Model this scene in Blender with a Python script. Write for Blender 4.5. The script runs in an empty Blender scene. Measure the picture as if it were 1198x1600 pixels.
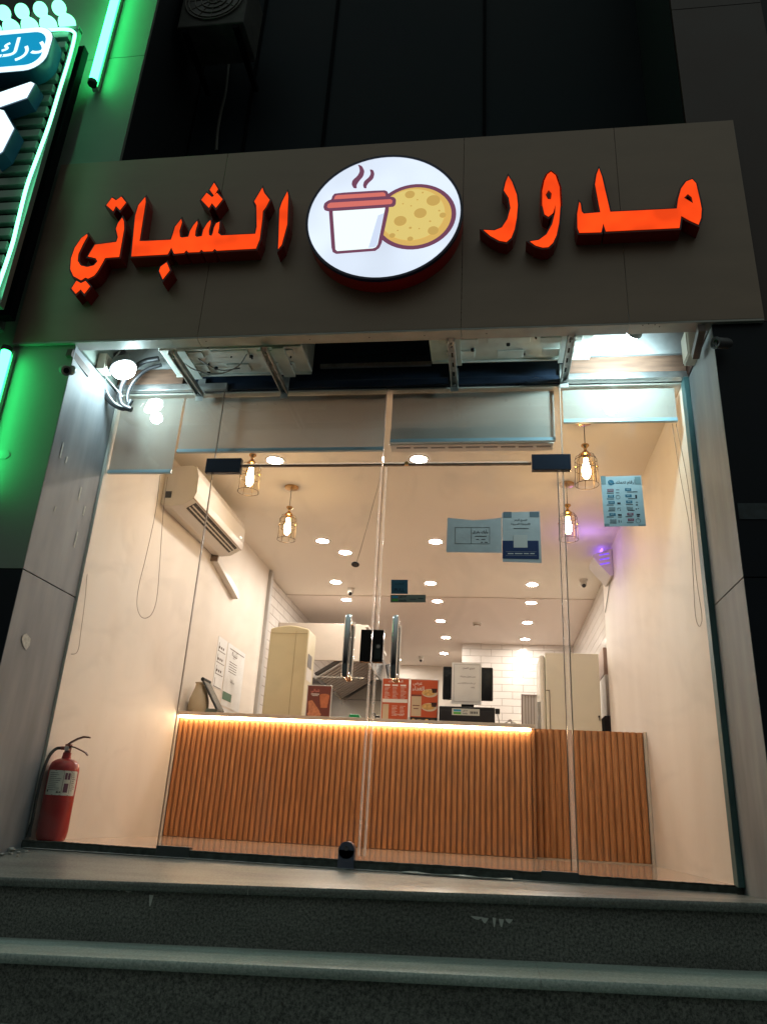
import bpy, bmesh, math, random
from mathutils import Vector, Matrix
random.seed(7)
sc = bpy.context.scene
col = sc.collection
PI = math.pi

# ------------------------------------------------------------------ camera
YAW, PITCH, ROLL, FPX = 0.1490, 0.3795, 0.0560, 1200.0
CAM = Vector((0.6285, -4.0423, 0.2363))
_f = Vector((-math.sin(YAW)*math.cos(PITCH), math.cos(YAW)*math.cos(PITCH), math.sin(PITCH)))
_r = Vector((math.cos(YAW), math.sin(YAW), 0)); _u = _r.cross(_f)
CR = _r*math.cos(ROLL) + _u*math.sin(ROLL); CU = -_r*math.sin(ROLL) + _u*math.cos(ROLL)
def at(px, py, ax, v):
    """point of the sight line through photo pixel (px,py) where coordinate ax equals v"""
    d = CR*((px-599)/FPX) - CU*((py-800)/FPX) + _f
    k = 'xyz'.index(ax)
    return CAM + d*((v-CAM[k])/d[k])
cd = bpy.data.cameras.new('camera'); cam = bpy.data.objects.new('camera', cd); col.objects.link(cam)
M = Matrix(((CR.x, CU.x, -_f.x), (CR.y, CU.y, -_f.y), (CR.z, CU.z, -_f.z)))
cam.matrix_world = Matrix.Translation(CAM) @ M.to_4x4()
cd.sensor_fit = 'HORIZONTAL'; cd.sensor_width = 36.0; cd.lens = 36.0*FPX/1198.0
cd.clip_start = 0.05; cd.clip_end = 500
sc.camera = cam

# ------------------------------------------------------------------ world: night, faint street glow
w = bpy.data.worlds.new("World"); sc.world = w; w.use_nodes = True
nt = w.node_tree; bg = nt.nodes['Background']
tc = nt.nodes.new('ShaderNodeTexCoord'); sx = nt.nodes.new('ShaderNodeSeparateXYZ'); rp = nt.nodes.new('ShaderNodeValToRGB')
nt.links.new(tc.outputs['Generated'], sx.inputs[0]); nt.links.new(sx.outputs['Z'], rp.inputs[0]); nt.links.new(rp.outputs[0], bg.inputs[0])
e = rp.color_ramp.elements
e[0].position = 0.0; e[0].color = (0.006, 0.006, 0.006, 1)
em = e.new(.28); em.color = (0.085, 0.078, 0.064, 1); e = rp.color_ramp.elements
e[2].position = 0.7; e[2].color = (0.265, 0.320, 0.298, 1)
bg.inputs[1].default_value = 1.0
sc.view_settings.view_transform = 'Standard'; sc.view_settings.look = 'None'
sc.view_settings.exposure = 0.0; sc.view_settings.gamma = 1.0
sc.cycles.use_denoising = True
sc.cycles.max_bounces = 9; sc.cycles.diffuse_bounces = 5; sc.cycles.glossy_bounces = 4
sc.cycles.transparent_max_bounces = 16; sc.cycles.caustics_reflective = False; sc.cycles.caustics_refractive = False
sc.cycles.sample_clamp_indirect = 6.0

# strengths of the place's own lamps
DOWN_L = 360.0; BULB_L = 80.0; LED_L = 38.0; TUBE_L = 14.0

# ------------------------------------------------------------------ materials
def lin(c):
    return tuple(((x/255.0)/12.92 if x/255.0 <= .04045 else ((x/255.0+.055)/1.055)**2.4) for x in c)
MATS = {}
def mat(name, c, rough=.6, metal=0, var=.0, scale=4, bump=0, bscale=60, stretch=(1,1,1), emit=None, es=0, spec=.5, c2=None, detail=4, coat=0):
    if name in MATS: return MATS[name]
    m = bpy.data.materials.new(name); m.use_nodes = True; n = m.node_tree; p = n.nodes['Principled BSDF']
    p.inputs['Base Color'].default_value = (*c, 1); p.inputs['Roughness'].default_value = rough
    p.inputs['Metallic'].default_value = metal; p.inputs['Specular IOR Level'].default_value = spec
    if coat: p.inputs['Coat Weight'].default_value = coat; p.inputs['Coat Roughness'].default_value = .1
    if var or bump or c2:
        t = n.nodes.new('ShaderNodeTexCoord'); mp = n.nodes.new('ShaderNodeMapping'); mp.inputs['Scale'].default_value = stretch
        n.links.new(t.outputs['Object'], mp.inputs[0])
    if var or c2:
        no = n.nodes.new('ShaderNodeTexNoise'); no.inputs['Scale'].default_value = scale; no.inputs['Detail'].default_value = detail
        n.links.new(mp.outputs[0], no.inputs[0])
        r = n.nodes.new('ShaderNodeValToRGB'); r.color_ramp.elements[0].position = .3; r.color_ramp.elements[1].position = .7
        a = tuple(x*(1-var) for x in c); b = tuple(min(1, x*(1+var)) for x in (c2 or c))
        r.color_ramp.elements[0].color = (*a, 1); r.color_ramp.elements[1].color = (*b, 1)
        n.links.new(no.outputs[0], r.inputs[0]); n.links.new(r.outputs[0], p.inputs['Base Color'])
        mr = n.nodes.new('ShaderNodeMapRange'); mr.inputs[3].default_value = max(0, rough-.08); mr.inputs[4].default_value = min(1, rough+.1)
        n.links.new(no.outputs[0], mr.inputs[0]); n.links.new(mr.outputs[0], p.inputs['Roughness'])
    if bump:
        nb = n.nodes.new('ShaderNodeTexNoise'); nb.inputs['Scale'].default_value = bscale; nb.inputs['Detail'].default_value = 3
        n.links.new(mp.outputs[0], nb.inputs[0])
        bp = n.nodes.new('ShaderNodeBump'); bp.inputs['Strength'].default_value = bump; bp.inputs['Distance'].default_value = .004
        n.links.new(nb.outputs[0], bp.inputs['Height']); n.links.new(bp.outputs[0], p.inputs['Normal'])
    if emit:
        p.inputs['Emission Color'].default_value = (*emit, 1); p.inputs['Emission Strength'].default_value = es
    MATS[name] = m; return m

def translucent(name, c, fac, rough=.8, var=.06):
    """cloth or soft plastic that lets part of the light through"""
    m = mat(name, c, rough, var=var, scale=2.5, bump=.08, bscale=150); n = m.node_tree; p = n.nodes['Principled BSDF']; o = n.nodes['Material Output']
    t = n.nodes.new('ShaderNodeBsdfTranslucent'); t.inputs[0].default_value = (*c, 1); mx = n.nodes.new('ShaderNodeMixShader'); mx.inputs[0].default_value = fac
    n.links.new(p.outputs[0], mx.inputs[1]); n.links.new(t.outputs[0], mx.inputs[2]); n.links.new(mx.outputs[0], o.inputs[0]); return m

def granite(name, dark, light, rough=.22):
    m = bpy.data.materials.new(name); m.use_nodes = True; n = m.node_tree; p = n.nodes['Principled BSDF']
    t = n.nodes.new('ShaderNodeTexCoord')
    a = n.nodes.new('ShaderNodeTexNoise'); a.inputs['Scale'].default_value = 95; a.inputs['Detail'].default_value = 5; a.inputs['Roughness'].default_value = .75
    b = n.nodes.new('ShaderNodeTexNoise'); b.inputs['Scale'].default_value = 2.2; b.inputs['Detail'].default_value = 5
    mp = n.nodes.new('ShaderNodeMapping'); mp.inputs['Scale'].default_value = (.6, 3, 3)
    n.links.new(t.outputs['Object'], a.inputs[0]); n.links.new(t.outputs['Object'], mp.inputs[0]); n.links.new(mp.outputs[0], b.inputs[0])
    r = n.nodes.new('ShaderNodeValToRGB'); r.color_ramp.elements[0].position = .38; r.color_ramp.elements[1].position = .66
    r.color_ramp.elements[0].color = (*dark, 1); r.color_ramp.elements[1].color = (*light, 1)
    n.links.new(a.outputs[0], r.inputs[0])
    mx = n.nodes.new('ShaderNodeMix'); mx.data_type = 'RGBA'; mx.blend_type = 'MULTIPLY'; mx.inputs[0].default_value = 1
    r2 = n.nodes.new('ShaderNodeValToRGB'); r2.color_ramp.elements[0].position = .3; r2.color_ramp.elements[1].position = .7
    r2.color_ramp.elements[0].color = (.6, .6, .6, 1); r2.color_ramp.elements[1].color = (1, 1, 1, 1)
    n.links.new(b.outputs[0], r2.inputs[0]); n.links.new(r.outputs[0], mx.inputs[6]); n.links.new(r2.outputs[0], mx.inputs[7])
    n.links.new(mx.outputs[2], p.inputs['Base Color'])
    mr = n.nodes.new('ShaderNodeMapRange'); mr.inputs[3].default_value = rough+.22; mr.inputs[4].default_value = rough-.1
    n.links.new(b.outputs[0], mr.inputs[0]); n.links.new(mr.outputs[0], p.inputs['Roughness'])
    bp = n.nodes.new('ShaderNodeBump'); bp.inputs['Strength'].default_value = .25; bp.inputs['Distance'].default_value = .001
    n.links.new(a.outputs[0], bp.inputs['Height']); n.links.new(bp.outputs[0], p.inputs['Normal'])
    MATS[name] = m; return m

def glassy(name, tint=(1, 1, 1), ior=1.45, rough=.0, smin=0.0, smudge=.0, tl=False):
    """thin pane: transparent mixed with a fresnel reflection, with faint smudges"""
    m = bpy.data.materials.new(name); m.use_nodes = True; n = m.node_tree
    for x in list(n.nodes): n.nodes.remove(x)
    o = n.nodes.new('ShaderNodeOutputMaterial'); tr = n.nodes.new('ShaderNodeBsdfTransparent'); gl = n.nodes.new('ShaderNodeBsdfGlossy')
    fr = n.nodes.new('ShaderNodeFresnel'); mx = n.nodes.new('ShaderNodeMixShader')
    tr.inputs[0].default_value = (*tint, 1); gl.inputs[1].default_value = rough; fr.inputs[0].default_value = ior
    ge = n.nodes.new('ShaderNodeNewGeometry'); fb = n.nodes.new('ShaderNodeMath'); fb.operation = 'SUBTRACT'; fb.inputs[0].default_value = 1
    ml = n.nodes.new('ShaderNodeMath'); ml.operation = 'MULTIPLY'   # the pane reflects once, on the face the ray enters
    n.links.new(ge.outputs['Backfacing'], fb.inputs[1]); n.links.new(fb.outputs[0], ml.inputs[0]); n.links.new(fr.outputs[0], ml.inputs[1])
    n.links.new(ml.outputs[0], mx.inputs[0]); n.links.new(tr.outputs[0], mx.inputs[1]); n.links.new(gl.outputs[0], mx.inputs[2])
    last = mx
    if smudge:
        t = n.nodes.new('ShaderNodeTexCoord'); no = n.nodes.new('ShaderNodeTexNoise'); no.inputs['Scale'].default_value = 3; no.inputs['Detail'].default_value = 6
        no.inputs['Distortion'].default_value = 1.5
        n.links.new(t.outputs['Object'], no.inputs[0])
        mr = n.nodes.new('ShaderNodeMapRange'); mr.inputs[1].default_value = .5; mr.inputs[2].default_value = .8; mr.inputs[3].default_value = smin; mr.inputs[4].default_value = smudge
        n.links.new(no.outputs[0], mr.inputs[0])
        df = n.nodes.new('ShaderNodeBsdfTranslucent' if tl else 'ShaderNodeBsdfDiffuse'); df.inputs[0].default_value = (.85, .83, .8, 1)
        m2 = n.nodes.new('ShaderNodeMixShader'); n.links.new(mr.outputs[0], m2.inputs[0]); n.links.new(mx.outputs[0], m2.inputs[1]); n.links.new(df.outputs[0], m2.inputs[2]); last = m2
    n.links.new(last.outputs[0], o.inputs[0]); MATS[name] = m; return m

def emis(name, c, s):
    if name in MATS: return MATS[name]
    m = bpy.data.materials.new(name); m.use_nodes = True; p = m.node_tree.nodes['Principled BSDF']
    p.inputs['Base Color'].default_value = (*[x*.4 for x in c], 1); p.inputs['Emission Color'].default_value = (*c, 1)
    p.inputs['Emission Strength'].default_value = s; p.inputs['Specular IOR Level'].default_value = .2
    MATS[name] = m; return m

def hot(m, sc_=7.0, lo=.78, hi=1.2):
    """lamp rows behind the acrylic: the glow is a little uneven"""
    n = m.node_tree; p = n.nodes['Principled BSDF']; t = n.nodes.new('ShaderNodeTexCoord'); no = n.nodes.new('ShaderNodeTexNoise')
    no.inputs['Scale'].default_value = sc_; no.inputs['Detail'].default_value = 1
    n.links.new(t.outputs['Object'], no.inputs[0]); mr = n.nodes.new('ShaderNodeMapRange'); s0 = p.inputs['Emission Strength'].default_value
    mr.inputs[1].default_value = .3; mr.inputs[2].default_value = .7; mr.inputs[3].default_value = s0*lo; mr.inputs[4].default_value = s0*hi
    n.links.new(no.outputs[0], mr.inputs[0]); n.links.new(mr.outputs[0], p.inputs['Emission Strength']); return m

def tilemat(name, c, mortar, bw, bh, rough=.12):
    m = bpy.data.materials.new(name); m.use_nodes = True; n = m.node_tree; p = n.nodes['Principled BSDF']
    t = n.nodes.new('ShaderNodeTexCoord'); s = n.nodes.new('ShaderNodeSeparateXYZ'); ad = n.nodes.new('ShaderNodeMath'); cb = n.nodes.new('ShaderNodeCombineXYZ')
    n.links.new(t.outputs['Object'], s.inputs[0]); n.links.new(s.outputs[0], ad.inputs[0]); n.links.new(s.outputs[1], ad.inputs[1])
    n.links.new(ad.outputs[0], cb.inputs[0]); n.links.new(s.outputs[2], cb.inputs[1])
    b = n.nodes.new('ShaderNodeTexBrick'); n.links.new(cb.outputs[0], b.inputs[0])
    b.inputs['Color1'].default_value = (*c, 1); b.inputs['Color2'].default_value = (*[x*.93 for x in c], 1); b.inputs['Mortar'].default_value = (*mortar, 1)
    b.inputs['Scale'].default_value = 1; b.inputs['Mortar Size'].default_value = .004; b.inputs['Brick Width'].default_value = bw; b.inputs['Row Height'].default_value = bh
    b.inputs['Mortar Smooth'].default_value = .6
    n.links.new(b.outputs[0], p.inputs['Base Color']); p.inputs['Roughness'].default_value = rough
    bp = n.nodes.new('ShaderNodeBump'); bp.inputs['Strength'].default_value = .9; bp.inputs['Distance'].default_value = .004; bp.invert = True
    n.links.new(b.outputs['Fac'], bp.inputs['Height']); n.links.new(bp.outputs[0], p.inputs['Normal'])
    MATS[name] = m; return m

wallm = mat('plaster_wall', (.74, .67, .59), .55, var=.045, scale=2.2, stretch=(1, 1, .4), bump=.2, bscale=22, c2=(.77, .71, .64), detail=8)
ceilm = mat('plaster_ceiling', (.76, .70, .62), .6, var=.02, scale=1.2, bump=.06, bscale=20)
ceil2 = mat('plaster_ceiling_inner', (.68, .60, .54), .6, var=.02, scale=1.2)
floorm = tilemat('floor_tile', (.50, .36, .27), (.28, .2, .15), .6, .6, .12)
tilem = tilemat('subway_tile', (.74, .70, .66), (.36, .32, .28), .30, .10, .12)
clad = mat('grey_cladding', (.195, .205, .22), .6, var=.18, scale=3.2, stretch=(2.6, 2.6, .5), bump=.08, bscale=18, c2=(.235, .245, .255), detail=9)
cladg = mat('neon_tinted_cladding', (.25, .29, .25), .6, var=.10, scale=2.0)  # grey cladding, the neon tube's green partly put into its colour
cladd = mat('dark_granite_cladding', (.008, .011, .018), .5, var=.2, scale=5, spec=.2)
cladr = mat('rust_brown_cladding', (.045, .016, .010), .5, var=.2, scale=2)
signm = mat('sign_panel', (.31, .222, .165), .45, metal=.1, var=.10, scale=1.6, stretch=(1, 1, 3))
signlip = mat('sign_lip', (.36, .35, .32), .4, metal=.3, var=.12, scale=8)
letter_side = mat('letter_side', (.30, .012, .012), .25, var=.0)
letter_rim = mat('letter_rim', (.035, .003, .003), .35)
rimblue = mat('disc_rim', (.012, .01, .06), .3)
discside = mat('disc_side', (.55, .012, .012), .3)
navy = mat('navy_beam', (.012, .02, .035), .3, var=.35, scale=6, stretch=(1, 1, 5))
alu = mat('aluminium', (.55, .56, .56), .32, metal=.9, var=.12, scale=20, stretch=(1, 6, 1))
galv = mat('galvanised_steel', (.50, .52, .50), .42, metal=.75, var=.25, scale=26)
wood = mat('brown_plank', (.16, .085, .055), .6, var=.3, scale=6, stretch=(1, 8, 8))
plast = mat('outer_plaster', (.34, .345, .34), .8, var=.2, scale=7, bump=.3)
acwhite = mat('condenser_metal', (.70, .73, .66), .45, var=.13, scale=9, metal=.1)
acdark = mat('condenser_hole', (.01, .01, .01), .8)
chrome = mat('chrome', (.75, .76, .78), .07, metal=1)
blk = mat('black_gloss', (.006, .006, .008), .12)
fit_m = mat('dark_patch_fitting', (.02, .028, .045), .16, metal=.4)
seald = mat('seal_gap', (.05, .04, .035), .5)
teal = mat('teal_frame', (.05, .12, .125), .45, var=.35, scale=12, stretch=(1, 1, .3))
blindm = translucent('blind_fabric', (.43, .385, .34), .24, .85)
blindbar = mat('blind_bar', (.34, .48, .55), .35)
oak = mat('oak_slats', (.45, .18, .062), .48, var=.18, scale=6, stretch=(12, 12, .8), c2=(.52, .225, .085))
oakback = mat('oak_backing', (.33, .145, .06), .6)
ctop = mat('counter_top', (.62, .50, .40), .25, var=.05, scale=12)
whitepl = mat('white_plastic', (.66, .62, .57), .3)
whitegr = mat('aircon_seam', (.30, .20, .13), .5)
dkgrey = mat('dark_louvre', (.02, .015, .012), .4)
beigeac = mat('beige_floor_aircon', (.60, .52, .33), .35)
brass = mat('brass', (.55, .32, .12), .25, metal=1)
cage = mat('cage_wire', (.07, .05, .03), .35, metal=.9)
red = mat('extinguisher_red', (.40, .008, .010), .3, coat=.3, var=.12, scale=10)
rubber = mat('black_rubber', (.012, .012, .012), .6)
paperw = mat('white_paper', (.80, .80, .80), .7, var=.05, scale=9, bump=.3, bscale=12)
paperb = mat('paper_sticker', (.64, .66, .66), .6, var=.09, scale=11, bump=.4, bscale=9)
papera = mat('pale_blue_paper', (.46, .60, .64), .55, var=.05, scale=11)
ink = mat('ink', (.02, .02, .03), .6)
inkb = mat('ink_blue', (.02, .12, .26), .5)
inkn = mat('ink_navy', (.012, .035, .13), .5)
inkr = mat('ink_red', (.40, .08, .10), .5)
inkc = mat('ink_cyan', (.02, .30, .50), .5)
inkg = mat('ink_green', (.10, .42, .06), .5)
inkw = mat('ink_white', (.75, .72, .68), .5)
orange = mat('poster_orange', (.50, .085, .028), .4)
pbrown = mat('poster_brown', (.16, .045, .035), .35)
food1 = mat('print_bread', (.60, .36, .12), .5, var=.3, scale=60)
food2 = mat('print_drink', (.50, .16, .07), .4, var=.2, scale=40)
acry = mat('acrylic_edge', (.60, .58, .56), .15)
steel = mat('stainless', (.45, .46, .47), .24, metal=1, var=.1, scale=6)
steeld = mat('filter_slats', (.22, .22, .22), .35, metal=.9)
fridgem = mat('fridge_cream', (.70, .68, .54), .25)
camw = mat('camera_white', (.6, .56, .5), .35)
cement = mat('cement', (.30, .31, .29), .9, var=.4, scale=30, bump=.8, bscale=60)
thresh = mat('threshold_granite', (.045, .06, .055), .4, var=.5, scale=30)
cableb = mat('black_cable', (.02, .02, .022), .4)
cablew = mat('grey_cable', (.4, .4, .38), .4)
cordm = mat('bead_cord', (.24, .17, .12), .5)
stepm = granite('lit_step_granite', (.30, .38, .355), (.62, .70, .66), .34)  # tread granite lightened and greened, part of the lamps' glow in its colour
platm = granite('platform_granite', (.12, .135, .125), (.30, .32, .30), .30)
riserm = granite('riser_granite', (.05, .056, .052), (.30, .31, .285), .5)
streetm = mat('asphalt', (.05, .05, .05), .9, var=.3, scale=60, bump=.6, bscale=120)
curt = mat('dark_curtain_glass', (.006, .013, .019), .6, var=.3, scale=1, spec=.12)
mull = mat('mullion', (.003, .004, .006), .8, spec=.05)
seal = glassy('door_seal', (1, 1, 1), 1.3, .2, smudge=.34, smin=.22, tl=True)
glass = glassy('shop_glass', (.97, .99, .985), 1.7, 0, smudge=.05)
ambergl = glassy('amber_shade_glass', (1.0, .95, .86), 1.15)
acrylic = glassy('clear_acrylic', (.96, .96, .96), 1.4)
downm = emis('downlight_glow', (1.0, .885, .79), DOWN_L)
bulbm = emis('bulb_glow', (1.0, .68, .34), BULB_L)
ledm = emis('led_strip_glow', (1.0, .72, .42), LED_L)
tubem = emis('neon_tube_glow', (.035, 1.0, .23), TUBE_L)
ropem = emis('led_rope_glow', (.18, 1.0, .50), 5.0)
greenb = emis('green_bulb_glow', (.22, 1.0, .55), 2.4)
floodm = emis('flood_glow', (.85, 1.0, 1.0), 40.0)
letm = emis('letter_glow', lin((255, 72, 16)), 1.05)
discm = emis('disc_glow', lin((226, 238, 255)), 1.0)
hot(letm); hot(discm, 2.5, .86, 1.08)
neighw = emis('neighbour_white_glow', (.72, .95, 1.0), 1.4)
neighb = emis('neighbour_blue_glow', (.0, .34, .62), .85)
uvm = emis('uv_glow', (.30, .12, 1.0), 4.0)

# ------------------------------------------------------------------ object helpers
ORG = {}
def tag(o, label=None, cat=None, group=None, kind=None):
    if label: o['label'] = label
    if cat: o['category'] = cat
    if group: o['group'] = group
    if kind: o['kind'] = kind
    return o
def thing(name, label, cat, loc, group=None):
    o = bpy.data.objects.new(name, None); col.objects.link(o); o.empty_display_size = .1
    o.location = loc; ORG[o] = Vector(loc)
    return tag(o, label, cat, group)
def children(o): return [c for c in bpy.data.objects if c.parent == o]
def dup(o, loc=None, parent=None):
    c = o.copy(); col.objects.link(c)
    if parent: c.parent = parent
    if loc is not None: c.location = loc
    for k in children(o):
        if k is not c: dup(k, None, c)
    return c

class G:
    def __init__(s): s.v = []; s.f = []; s.m = []; s.k = 0
    def mi(s, k): s.k = k; return s
    def add(s, vs, fs):
        n = len(s.v); s.v += [Vector(v) for v in vs]
        for f in fs: s.f.append([i+n for i in f]); s.m.append(s.k)
        return s
    def box(s, x0, x1, y0, y1, z0, z1):
        vs = [(x, y, z) for x in (x0, x1) for y in (y0, y1) for z in (z0, z1)]
        return s.add(vs, [(0, 1, 3, 2), (4, 6, 7, 5), (0, 4, 5, 1), (2, 3, 7, 6), (0, 2, 6, 4), (1, 5, 7, 3)])
    def obox(s, c, half, rot):
        vs = [Vector(c) + rot @ Vector((x*half[0], y*half[1], z*half[2])) for x in (-1, 1) for y in (-1, 1) for z in (-1, 1)]
        return s.add(vs, [(0, 1, 3, 2), (4, 6, 7, 5), (0, 4, 5, 1), (2, 3, 7, 6), (0, 2, 6, 4), (1, 5, 7, 3)])
    def rings(s, rs, cap=True, closed=False):
        n = len(rs[0]); vs = [v for r in rs for v in r]; fs = []
        for i in range(len(rs)-1+(1 if closed else 0)):
            j = (i+1) % len(rs)
            for k in range(n): fs.append((i*n+k, i*n+(k+1) % n, j*n+(k+1) % n, j*n+k))
        if cap and not closed: fs.append(tuple(range(n))[::-1]); fs.append(tuple((len(rs)-1)*n+k for k in range(n)))
        return s.add(vs, fs)
    def tube(s, pts, r, n=8, closed=False):
        pts = [Vector(p) for p in pts]; rs = []; up = None
        for i, p in enumerate(pts):
            if closed: d = pts[(i+1) % len(pts)] - pts[i-1]
            else: d = pts[min(i+1, len(pts)-1)] - pts[max(i-1, 0)]
            d.normalize()
            if up is None: up = d.orthogonal().normalized()
            a = (up - d*up.dot(d)).normalized(); up = a; b = d.cross(a)
            rr = r[i] if isinstance(r, (list, tuple)) else r
            rs.append([p + (a*math.cos(t)+b*math.sin(t))*rr for t in [2*PI*k/n for k in range(n)]])
        return s.rings(rs, closed=closed)
    def cyl(s, p0, p1, r0, r1=None, n=20):
        return s.tube([p0, p1], [r0, r0 if r1 is None else r1], n)
    def lathe(s, c, prof, n=24, axis='z', ax=None):
        c = Vector(c); rs = []
        if ax is None: ax = {'z': Vector((0, 0, 1)), 'y': Vector((0, 1, 0)), 'x': Vector((1, 0, 0))}[axis]
        ax = ax.normalized(); a = ax.orthogonal().normalized(); b = ax.cross(a)
        for r, h in prof: rs.append([c + ax*h + (a*math.cos(t)+b*math.sin(t))*max(r, 1e-4) for t in [2*PI*k/n for k in range(n)]])
        return s.rings(rs)
    def sphere(s, c, r, n=14, sz=1):
        return s.lathe(c, [(r*math.sin(PI*i/n), -r*sz*math.cos(PI*i/n)) for i in range(n+1)], n*2)
    def prism(s, poly, y0, y1):
        """poly in (x,z); front at y0, back at y1"""
        n = len(poly); vs = [(x, y0, z) for x, z in poly] + [(x, y1, z) for x, z in poly]
        return s.add(vs, [tuple(range(n)), tuple(range(n, 2*n))[::-1]] + [(i, i+n, (i+1) % n+n, (i+1) % n) for i in range(n)])
    def prismf(s, poly3, d):
        n = len(poly3); d = Vector(d); vs = [Vector(p) for p in poly3] + [Vector(p)+d for p in poly3]
        return s.add(vs, [tuple(range(n)), tuple(range(n, 2*n))[::-1]] + [(i, i+n, (i+1) % n+n, (i+1) % n) for i in range(n)])
    def build(s, name, mats, parent=None, org=None, smooth=False, bevel=0, kind=None, tri=False):
        if not isinstance(mats, (list, tuple)): mats = [mats]
        o3 = ORG[parent] if parent else Vector(org) if org else Vector((0, 0, 0))
        me = bpy.data.meshes.new(name); me.from_pydata([v-o3 for v in s.v], [], s.f)
        for m in mats: me.materials.append(m)
        for p, k in zip(me.polygons, s.m): p.material_index = k
        bm = bmesh.new(); bm.from_mesh(me); bmesh.ops.recalc_face_normals(bm, faces=bm.faces)
        if tri: bmesh.ops.triangulate(bm, faces=[f for f in bm.faces if len(f.verts) > 4], ngon_method='EAR_CLIP')
        bm.to_mesh(me); bm.free()
        if smooth:
            for p in me.polygons: p.use_smooth = True
            try: me.set_sharp_from_angle(angle=math.radians(38))
            except Exception: pass
        o = bpy.data.objects.new(name, me); col.objects.link(o); ORG[o] = o3
        if parent: o.parent = parent
        else: o.location = o3
        if bevel:
            b = o.modifiers.new('bevel', 'BEVEL'); b.width = bevel; b.segments = 2; b.limit_method = 'ANGLE'
        if kind: o['kind'] = kind
        return o

# Arabic shaping by presentation forms
_AR = {}
def _reg(ch, base, n):
    _AR[ch] = [chr(base+i) for i in range(n)]
for ch, b, n in [('ا', 0xFE8D, 2), ('ب', 0xFE8F, 4), ('ة', 0xFE93, 2), ('ت', 0xFE95, 4), ('ث', 0xFE99, 4), ('ج', 0xFE9D, 4), ('ح', 0xFEA1, 4), ('خ', 0xFEA5, 4),
                 ('د', 0xFEA9, 2), ('ذ', 0xFEAB, 2), ('ر', 0xFEAD, 2), ('ز', 0xFEAF, 2), ('س', 0xFEB1, 4), ('ش', 0xFEB5, 4), ('ص', 0xFEB9, 4), ('ض', 0xFEBD, 4),
                 ('ط', 0xFEC1, 4), ('ظ', 0xFEC5, 4), ('ع', 0xFEC9, 4), ('غ', 0xFECD, 4), ('ف', 0xFED1, 4), ('ق', 0xFED5, 4), ('ك', 0xFED9, 4), ('ل', 0xFEDD, 4),
                 ('م', 0xFEE1, 4), ('ن', 0xFEE5, 4), ('ه', 0xFEE9, 4), ('و', 0xFEED, 2), ('ى', 0xFEEF, 2), ('ي', 0xFEF1, 4), ('أ', 0xFE83, 2), ('إ', 0xFE87, 2), ('ء', 0xFE80, 1)]:
    _reg(ch, b, n)
def ar(t):
    out = []
    for wd in t.split(' '):
        s = ''
        for i, c in enumerate(wd):
            if c not in _AR: s += c; continue
            F = _AR[c]; prev = i > 0 and wd[i-1] in _AR and len(_AR[wd[i-1]]) == 4; nxt = i < len(wd)-1 and wd[i+1] in _AR and len(F) == 4 and len(_AR[wd[i+1]]) > 1
            s += F[3] if prev and nxt else F[1] if prev and len(F) > 1 else F[2] if nxt else F[0]
        out.append(s[::-1] if any(c in _AR for c in wd) else s)
    return ' '.join(out[::-1])
def text(g, body, c, right, up, w=None, h=None, push=.0005, raw=False):
    """flat lettering centred at c, spanned by unit vectors right/up, scaled to width w (and height h) - added to g"""
    cu = bpy.data.curves.new('t', 'FONT'); cu.body = body if raw else ar(body); cu.resolution_u = 2; cu.offset = .012
    o = bpy.data.objects.new('t', cu); col.objects.link(o)
    dg = bpy.context.evaluated_depsgraph_get(); dg.update()
    me = bpy.data.meshes.new_from_object(o.evaluated_get(dg))
    vs = [v.co.copy() for v in me.vertices]; fs = [tuple(p.vertices) for p in me.polygons]
    bpy.data.objects.remove(o); bpy.data.curves.remove(cu); bpy.data.meshes.remove(me)
    if not vs: return
    x0 = min(v.x for v in vs); x1 = max(v.x for v in vs); y0 = min(v.y for v in vs); y1 = max(v.y for v in vs)
    s = w/(x1-x0) if w else h/(y1-y0)
    sy = h/(y1-y0) if h and w else s
    nrm = right.cross(up)
    g.add([c + right*((v.x-(x0+x1)/2)*s) + up*((v.y-(y0+y1)/2)*sy) + nrm*push for v in vs], fs)
XR = Vector((1, 0, 0)); ZU = Vector((0, 0, 1))

# ================================================================== SETTING
# street and steps. The steps are laid slightly out of level: they rise towards the right.
A0, K0 = -.038, .031
def swept(prof, tilt, x0=-5.0, x1=5.0, n=20):
    g = G(); rs = []
    for i in range(n+1):
        x = x0+(x1-x0)*i/n
        rs.append([Vector((x, y, z + tilt(y)*(A0+K0*x))) for y, z in prof])
    return g.rings(rs)
def nose(y, z, t=.036, r=.014):
    """front edge of a slab: rounded over"""
    return [(y+.012, z), (y+.004, z-.0015), (y, z-.008), (y-.001, z-.018), (y+.002, z-.028), (y+.010, z-t)]
G().box(-40, 40, -40, 20, -1.6, -1.40).build('street', streetm, kind='structure')
yF = -.62
tl = lambda y: max(0, min(1, (-y-.02)/.58))
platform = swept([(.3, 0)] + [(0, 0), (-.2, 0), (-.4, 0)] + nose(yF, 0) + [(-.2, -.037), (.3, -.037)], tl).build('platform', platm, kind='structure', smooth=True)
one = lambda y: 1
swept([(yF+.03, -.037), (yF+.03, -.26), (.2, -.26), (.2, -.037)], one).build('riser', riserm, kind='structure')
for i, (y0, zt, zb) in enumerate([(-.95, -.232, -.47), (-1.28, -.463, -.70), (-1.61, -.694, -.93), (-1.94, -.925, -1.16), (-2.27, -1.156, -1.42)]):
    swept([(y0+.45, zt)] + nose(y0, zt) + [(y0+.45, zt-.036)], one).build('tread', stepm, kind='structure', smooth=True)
    swept([(y0+.03, zt-.037), (y0+.03, zb), (y0+.6, zb), (y0+.6, zt-.037)], one).build('riser', riserm, kind='structure')
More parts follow.
